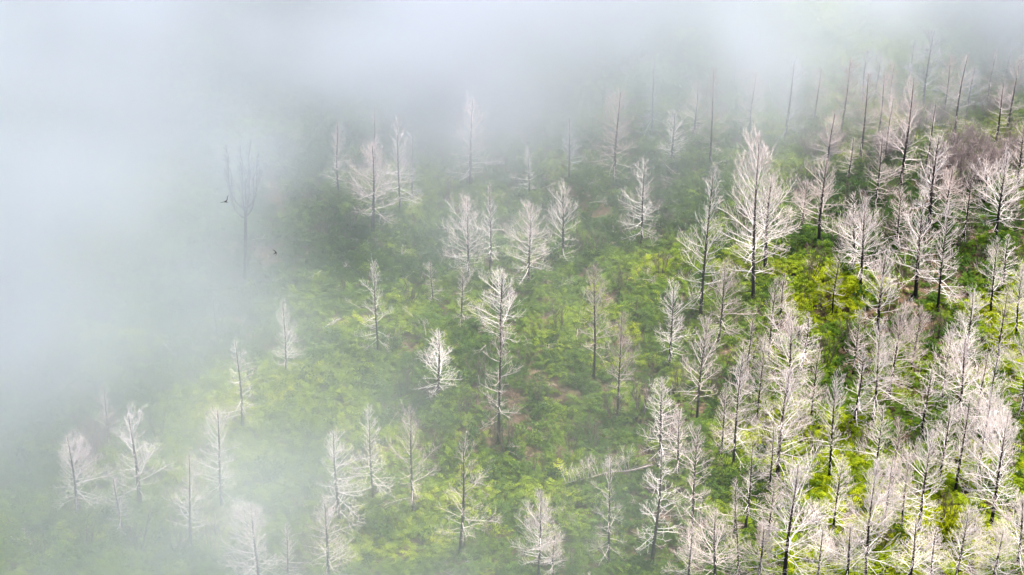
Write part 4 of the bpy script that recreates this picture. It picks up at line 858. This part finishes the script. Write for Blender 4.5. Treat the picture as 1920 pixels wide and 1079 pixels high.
def make_tree(kind, seed):
    K = KINDS[kind]
    rng = random.Random(seed)
    ph, am = rng.uniform(0, 6.28), rng.uniform(.03, .12)
    def axis(z):
        t = z / H0
        return Vector((am * math.sin(t * 4.5 + ph) - am * math.sin(ph), am * math.cos(t * 3.7 + ph) - am * math.cos(ph), z))
    top = H0 * (.56 if kind == 'snag' else 1.0)
    snapped = kind != 'snag' and seed % 300 > 190 and rng.random() < .75
    if snapped:
        top = H0 * rng.uniform(.84, .93)
    mb = MB()
    zs = [-.35, 0, .25] + [H0 * k / 13 for k in range(1, 14)]
    zs = [z for z in zs if z <= top] + ([top] if kind == 'snag' or snapped else [])
    tr = K['tr']
    rad = [tr * (1.35 if z <= 0 else 1.12 if z <= .25 else (1 - .90 * (z / H0) ** 1.0)) + .004 for z in zs]
    mb.tube([axis(max(z, -.35)) for z in zs], rad, 9)
    for k in range(5):            # flare of the root collar
        a = 2 * math.pi * k / 5 + rng.random()
        mb.tube([Vector((0, 0, .35)), Vector((math.cos(a) * tr * 1.4, math.sin(a) * tr * 1.4, .06)), Vector((math.cos(a) * tr * 3, math.sin(a) * tr * 3, -.18))], [tr * .6, tr * .5, tr * .25], 5)
    for k in range(6):            # broken stubs on the bare lower trunk
        z = rng.uniform(.5, H0 * K['z0']); a = rng.uniform(0, 6.28)
        d = Vector((math.cos(a), math.sin(a), rng.uniform(-.2, .3)))
        mb.tube([axis(z), axis(z) + d * rng.uniform(.2, .5)], [.03, .012], 4)
    trunk = mb
    limbs = []; crown = MB(); twigs = MB()
    n = K['n']; z0 = K['z0'] * H0
    side_boost = rng.uniform(0, 6.28); gap = rng.uniform(0, 6.28); gap_t = rng.uniform(.2, .7)
    for k in range(n):
        t = (k + .9 * rng.random()) / n
        t = min(.985, t ** .95)
        z = z0 + (top - z0) * t * .985
        az = k * 2.39996 + rng.uniform(-.6, .6)
        L = K['rad'] * profile(K['prof'], t) * rng.uniform(.55, 1.25) * (1 + .2 * math.cos(az - side_boost))
        if abs(t - gap_t) < .14 and math.cos(az - gap) > .3:
            L *= .5                        # a snapped side
        if rng.random() < .07:
            L *= 1.35                      # a stray long limb
        if K['prof'] == 'ragged' and rng.random() < .2:
            L *= .45
        el = R(K['el'][0] + (K['el'][1] - K['el'][0]) * t ** .75 + rng.uniform(-13, 13))
        if t < .16:
            el -= R(rng.uniform(0, 22))
        d = Vector((math.cos(az) * math.cos(el), math.sin(az) * math.cos(el), math.sin(el)))
        r = (.0095 + .0085 * L) * (1.3 if kind in ('brown', 'pole', 'narrow') else 1)
        own = (t < .32 and L > .55 * K['rad'] and len(limbs) < 12)
        m = MB() if own else crown
        spray(m, axis(z), d, L, r, K['lift'] * (.2 + 1.0 * t), rng, K['dens'], K['droop'] * max(0, .75 - t) * 1.4, K['fine'], twigs)
        if own:
            limbs.append(m)
    if kind == 'snag':            # candelabra of upswept arms
        for k in range(7):
            az = k * 2 * math.pi / 7 + rng.uniform(-.2, .2)
            z = top * rng.uniform(.84, .99)
            rr = rng.uniform(.4, 1.5)
            hh = rng.uniform(1.9, 3.9)
            pts = [axis(z)]
            for q in range(1, 9):
                u = q / 8
                rr2 = rr * math.sin(min(1, u * 1.7) * math.pi / 2)
                pts.append(axis(z) + Vector((math.cos(az) * rr2, math.sin(az) * rr2, hh * u ** 1.35)))
            m = MB()
            m.tube(pts, [.065 * (1 - .8 * q / 8) for q in range(9)], 5)
            for q in (2, 2, 3, 3, 4, 4, 4, 5, 5, 5, 6, 6, 6, 7, 7, 7, 8, 8):
                a2 = az + rng.uniform(-1.2, 1.2)
                spray(m, pts[q], Vector((math.cos(a2) * .45, math.sin(a2) * .45, .8)).normalized(), rng.uniform(.5, 1.2), .02, .4, rng, 1.3, 0, 1.3)
            limbs.append(m)
    if kind == 'fork':            # second leader and two heavy bent limbs
        for k in range(3):
            az = rng.uniform(0, 6.28); z = H0 * (.34 + .13 * k)
            d = Vector((math.cos(az) * .75, math.sin(az) * .75, .62)).normalized()
            m = MB()
            spray(m, axis(z), d, H0 * (.29 - .05 * k), .055, 1.1, rng, 1.25, .1, 1.0)
            limbs.append(m)
    d = {'trunk': trunk.mesh('trunk', BARK['white']),
         'limb': [m.mesh('limb', WOOD['white']) for m in limbs],
         'crown': crown.mesh('crown', WOOD['white']),
         'twigs': twigs.mesh('twigs', WOOD['pink'])}
    return d

SEEDS = {'cone': 6, 'ovoid': 6, 'narrow': 3, 'sparse': 5, 'pole': 2, 'fork': 4, 'brown': 3, 'snag': 1}
PROTO = {k: [make_tree(k, 100 * i + 7 + len(k)) for i in range(c)] for k, c in SEEDS.items()}
count = {k: 0 for k in SEEDS}
rng = random.Random(3)
for (x, y, z, h, cr, lean, kind, tone, label) in TREES:
    pr = PROTO[kind][count[kind] % SEEDS[kind]]
    count[kind] += 1
    s = h / H0
    sx = min(max(.97 * cr / KINDS[kind]['rad'], s * .66), s * 1.5)
    t = thing('dead_tree', label, 'tree', (x, y, z), (rng.uniform(-.02, .02), lean, rng.uniform(0, 6.28)), (sx, sx, s), 'dead trees standing on the fern slope')
    # lean is about the world Y axis, so it goes on after the turn about Z
    t.rotation_euler = (Matrix.Rotation(rng.uniform(-.035, .035), 3, 'X') @ Matrix.Rotation(lean, 3, 'Y') @ Matrix.Rotation(rng.uniform(0, 6.28), 3, 'Z')).to_euler()
    part('trunk', pr['trunk'], t, BARK[tone])
    for m in pr['limb']:
        part('limb', m, t, WOOD[tone])
    part('crown', pr['crown'], t, WOOD[tone], 'stuff')
    part('twigs', pr['twigs'], t, TWIG[tone], 'stuff')

# ---------------------------------------------------------------- bare shrubs and thickets
def make_shrub(kind, seed):
    rng = random.Random(seed)
    stems = []; tw = MB()
    n = 7 if kind == 'up' else 9
    for k in range(n):
        az = 2 * math.pi * k / n + rng.uniform(-.4, .4)
        sp = rng.uniform(.12, .42) if kind == 'up' else rng.uniform(.15, .65)
        d = Vector((math.cos(az) * sp, math.sin(az) * sp, 1)).normalized()
        L = rng.uniform(1.7, 3.0)
        p = Vector((math.cos(az) * .15, math.sin(az) * .15, -.15))
        pts, rad = limb_path(p, d, L, rng.uniform(.028, .048), .15, rng, 7, .13)
        m = MB(); m.tube(pts, rad, 5)
        stems.append(m)
        for j in range(7 if kind == 'up' else 11):
            i = rng.randint(2, 6)
            a2 = rng.uniform(0, 6.28)
            dd = Vector((math.cos(a2) * .6, math.sin(a2) * .6, .75)).normalized()
            if kind == 'up':
                q, r_ = limb_path(pts[i], dd, rng.uniform(.4, 1.0), .016, .5, rng, 3, .15)
                tw.tube(q, r_, 3)
                q2, r2 = limb_path(q[1], (dd + Vector((rng.uniform(-.6, .6), rng.uniform(-.6, .6), .2))).normalized(), .4, .011, .4, rng, 2, .15)
                tw.tube(q2, r2, 3)
            else:
                spray(tw, pts[i], dd, rng.uniform(.7, 1.3), .017, .35, rng, 1.3, 0, 1.3)
    mat = WOOD['dark'] if kind == 'up' else WOOD['thicket']
    return [m.mesh('stem', WOOD['dark']) for m in stems], tw.mesh('twigs', mat)

SHP = {k: [make_shrub(k, 900 + 17 * i + len(k)) for i in range(c)] for k, c in (('up', 4), ('thick', 3))}
for i, (x, y, z, h, kind, label) in enumerate(SHRUBS):
    st, tw = SHP[kind][i % len(SHP[kind])]
    s = h / 2.9
    t = thing('bare_shrub' if kind == 'up' else 'thicket', label, 'shrub', (x, y, z), (0, 0, rng.uniform(0, 6.28)), (s * rng.uniform(.8, 1.05),) * 2 + (s,),
              'bare dark shrubs among the ferns' if kind == 'up' else 'leafless brown thickets')
    for m in st:
        part('stem', m, t)
    part('twigs', tw, t, None, 'stuff')

# ---------------------------------------------------------------- grey brush tangles
def make_brush(seed):
    rng = random.Random(seed)
    arms = []
    for k in range(7):
        az = 2 * math.pi * k / 7 + rng.uniform(-.5, .5)
        el = R(rng.uniform(15, 65))
        d = Vector((math.cos(az) * math.cos(el), math.sin(az) * math.cos(el), math.sin(el)))
        m = MB()
        spray(m, Vector((rng.uniform(-.2, .2), rng.uniform(-.2, .2), .05)), d, rng.uniform(.7, 1.25), .034, -.75, rng, 1.5, 0, 1.2)
        arms.append(m.mesh('branch', WOOD['grey']))
    return arms
BRP = [make_brush(400 + i) for i in range(4)]
for i, (x, y, z, s, label) in enumerate(BRUSH):
    t = thing('dead_brush', label, 'dead bush', (x, y, z), (0, 0, rng.uniform(0, 6.28)), (s, s, s * .9), 'tangles of dead grey brush')
    for m in BRP[i % 4]:
        part('branch', m, t, WOOD['grey'] if i % 3 else WOOD['white'])

# ---------------------------------------------------------------- fallen trees
def fallen(label, x, y, az, L, r, tone, nb, up, bl, seed, tilt=.04, lift=.35):
    rng = random.Random(seed)
    t = thing('fallen_tree', label, 'fallen tree', (x, y, float(terrain(x, y)) + lift), (0, -tilt, az), (1, 1, 1), 'fallen trees on the slope')
    mb = MB()
    pts = [Vector((L * k / 10, .12 * math.sin(k * .9), .05 * math.sin(k * 1.7))) for k in range(11)]
    mb.tube(pts, [r * (1 - .8 * k / 10) for k in range(11)], 7)
    part('trunk', mb.mesh('trunk', WOOD['thicket']), t)
    for k in range(nb):
        u = .25 + .73 * (k + rng.random() * .5) / nb
        p = pts[0].lerp(pts[-1], u)
        s = rng.uniform(-1, 1)
        d = Vector((.55, s * .55, up + rng.uniform(-.25, .25))).normalized()
        m = MB()
        spray(m, p, d, bl * rng.uniform(.6, 1.15) * (1.1 - .5 * u), .03, .15, rng, 1.1, 0, 1.0)
        part('limb', m.mesh('limb', WOOD[tone]), t)

fallen('pale fallen log lying level behind the twiggy white tree', -0.70, 169.47, 3.096, 5.93, 0.06, 'pink', 12, 0.9, 1.6, 500, 0.010, 0.9)
fallen('big fallen tree with a comb of upright white limbs', 10.58, 137.01, -2.699, 7.67, 0.075, 'pink', 26, 1.5, 2.1, 501, 0.121, 0.9)
fallen('short mossy log with roots at the foot of the brown trunk', -3.60, 126.86, -1.068, 3.17, 0.16, 'pink', 4, 0.5, 0.8, 502, 0.081, 0.15)
fallen('thin pale fallen pole in thin fog left of the clearing', -15.79, 153.95, 0.757, 2.44, 0.07, 'white', 5, 0.4, 0.8, 503, 0.022, 0.4)
fallen('fallen white crown sprawling right of the great spreading tree', 20.95, 129.03, -0.924, 4.98, 0.07, 'white', 14, 0.9, 1.6, 504, 0.049, 0.5)

# ---------------------------------------------------------------- birds
def bird(label, loc, rot, span, flap):
    me = bpy.data.meshes.new('body')
    # spine, head, tail fork and two swept wings grown as one skin
    s = span / 2
    V = [(0, 0, 0), (0, .16 * s, .01 * s), (0, .34 * s, .03 * s), (0, .46 * s, .03 * s), (0, -.25 * s, 0), (.09 * s, -.52 * s, 0), (-.09 * s, -.52 * s, 0)]
    Rr = [.085, .095, .075, .02, .05, .018, .018]
    E = [(0, 1), (1, 2), (2, 3), (0, 4), (4, 5), (4, 6)]
    for sg, fl in ((1, flap[0]), (-1, flap[1])):
        b = len(V)
        V += [(sg * .30 * s, .20 * s, .30 * s * math.sin(fl)), (sg * .66 * s * math.cos(fl), .10 * s, .66 * s * math.sin(fl)), (sg * 1.0 * s * math.cos(fl), -.16 * s, 1.0 * s * math.sin(fl))]
        Rr += [.07, .055, .012]
        E += [(1, b), (b, b + 1), (b + 1, b + 2)]
    me.from_pydata(V, E, [])
    m, n, l = new_mat('dark_feathers')
    nz = n.new('ShaderNodeTexNoise'); nz.inputs['Scale'].default_value = 60
    rr = ramp(n, [(0.3, (0.004, 0.004, 0.004)), (0.75, (0.018, 0.012, 0.011))])
    l.new(nz.outputs['Fac'], rr.inputs['Fac']); l.new(rr.outputs['Color'], n['Principled BSDF'].inputs['Base Color'])
    n['Principled BSDF'].inputs['Roughness'].default_value = 0.7
    me.materials.append(m)
    t = thing('bird', label, 'bird', loc, rot, (1, 1, 1), 'birds in flight over the slope')
    o = part('body', me, t)
    o.modifiers.new('skin', 'SKIN')
    for k, sv in enumerate(me.skin_vertices[0].data):
        wing = k >= 7
        sv.radius = (Rr[k] * s * (1.5 if wing else 1), Rr[k] * s * (.55 if wing else 1))
        sv.use_root = k == 0
    sb = o.modifiers.new('smooth', 'SUBSURF'); sb.levels = 2; sb.render_levels = 2

bird('larger dark bird with one wing raised, gliding by the candelabra snag', (-9.576, 65.735, 68.12), (-0.35, 0.1, 0.5), 0.46, (1.15, 0.05))
bird('smaller dark bird with swept wings, lower right of the candelabra snag', (-9.383, 76.628, 58.958), (0.5, 0.3, -1.1), 0.36, (0.35, 0.35))

# ---------------------------------------------------------------- haze: the fog bank lying over the slope
plan = np.array(FOG) * .001
FX0, FY0, FD = -92.0, 96.0, 4.0
lo = np.array([-90.0, 98.0, -1.5]); hi = np.array([88.5, 308.0, 25.5])
res = (120, 141, 19)
ax = [np.linspace(lo[k], hi[k], res[k]) for k in range(3)]
ZZ, YY, XX = np.meshgrid(ax[2], ax[1], ax[0], indexing='ij')
px, py, pz = XX.ravel(), YY.ravel(), ZZ.ravel()
u = np.clip((px - FX0) / FD, 0, plan.shape[1] - 1.001); v = np.clip((py - FY0) / FD, 0, plan.shape[0] - 1.001)
i, j = u.astype(int), v.astype(int); a, b = u - i, v - j
dens = plan[j, i] * (1 - a) * (1 - b) + plan[j, i + 1] * a * (1 - b) + plan[j + 1, i] * (1 - a) * b + plan[j + 1, i + 1] * a * b
billow = np.clip(.62 + .62 * (.6 * noise2(px, py, 20.0, 81) + .4 * noise2(px, py, 9.0, 82)), .6, 1.06)   # the fog's top rises and falls
dens *= np.clip(1 - (np.abs(pz - 10.5 * billow) / (13.5 * billow)) ** 2.2, 0, 1) / billow
P3 = np.stack([px * .95 + pz * .5, py * .8 - px * .25, pz * 1.3], 1)
w = .5 * noise3(P3, 14.0, 71) + .32 * noise3(P3, 6.5, 72) + .18 * noise3(P3, 3.2, 73)
wisp = np.clip((w - .5) * 5.6, -2.2, 1.5)
calm = 1 - .32 * np.clip(dens / .09, 0, 1)      # thick fog is evener than its torn edge
dens *= np.exp((wisp - .30) * calm)
dens *= np.clip((hi[1] - py) / 25, 0, 1) * np.clip((px - lo[0]) / 6, 0, 1) * np.clip((hi[0] - px) / 6, 0, 1)
fm, n, l = new_mat('fog')
fm.cycles.volume_sampling = 'DISTANCE'
n.remove(n['Principled BSDF'])
pv = n.new('ShaderNodeVolumePrincipled')
pv.inputs['Color'].default_value = (0.945, 0.962, 1.0, 1)
pv.inputs['Density'].default_value = 1.0
pv.inputs['Density Attribute'].default_value = 'density'
pv.inputs['Anisotropy'].default_value = 0.735
l.new(pv.outputs[0], n['Material Output'].inputs['Volume'])
me = bpy.data.meshes.new('haze')
me.vertices.add(len(px))
me.vertices.foreach_set('co', np.stack([px, py, pz], 1).astype(np.float32).ravel())
at = me.attributes.new('fog', 'FLOAT', 'POINT')
at.data.foreach_set('value', dens.astype(np.float32))
me.materials.append(fm)
haze = bpy.data.objects.new('haze', me)
COL.objects.link(haze)
haze['kind'] = 'stuff'
haze['label'] = 'white drifting fog bank over the upper and left slope'
ng = bpy.data.node_groups.new('fog_nodes', 'GeometryNodeTree')
ng.interface.new_socket('Geometry', in_out='INPUT', socket_type='NodeSocketGeometry')
ng.interface.new_socket('Geometry', in_out='OUTPUT', socket_type='NodeSocketGeometry')
N, L = ng.nodes, ng.links
gi, go = N.new('NodeGroupInput'), N.new('NodeGroupOutput')
vc = N.new('GeometryNodeVolumeCube')
vc.inputs['Min'].default_value = tuple(lo); vc.inputs['Max'].default_value = tuple(hi)
for k, nm in enumerate('XYZ'):
    vc.inputs['Resolution ' + nm].default_value = res[k]
pos = N.new('GeometryNodeInputPosition'); sp = N.new('ShaderNodeSeparateXYZ')
L.new(pos.outputs[0], sp.inputs[0])
def math_node(op, *args):
    q = N.new('ShaderNodeMath'); q.operation = op
    for k, v in enumerate(args):
        if isinstance(v, (int, float)):
            q.inputs[k].default_value = v
        else:
            L.new(v, q.inputs[k])
    return q.outputs[0]
ix = []
for k in range(3):
    s_ = math_node('SUBTRACT', sp.outputs[k], float(lo[k]))
    s_ = math_node('MULTIPLY', s_, float((res[k] - 1) / (hi[k] - lo[k])))
    ix.append(math_node('ROUND', s_))
tot = math_node('MULTIPLY_ADD', ix[2], float(res[1]), ix[1])
tot = math_node('MULTIPLY_ADD', tot, float(res[0]), ix[0])
si = N.new('GeometryNodeSampleIndex'); si.data_type = 'FLOAT'; si.domain = 'POINT'; si.clamp = True
na = N.new('GeometryNodeInputNamedAttribute'); na.data_type = 'FLOAT'; na.inputs['Name'].default_value = 'fog'
L.new(gi.outputs[0], si.inputs['Geometry']); L.new(na.outputs['Attribute'], si.inputs['Value']); L.new(tot, si.inputs['Index'])
L.new(si.outputs[0], vc.inputs['Density'])
sm = N.new('GeometryNodeSetMaterial'); sm.inputs['Material'].default_value = fm
L.new(vc.outputs[0], sm.inputs['Geometry']); L.new(sm.outputs[0], go.inputs[0])
md = haze.modifiers.new('fog', 'NODES'); md.node_group = ng
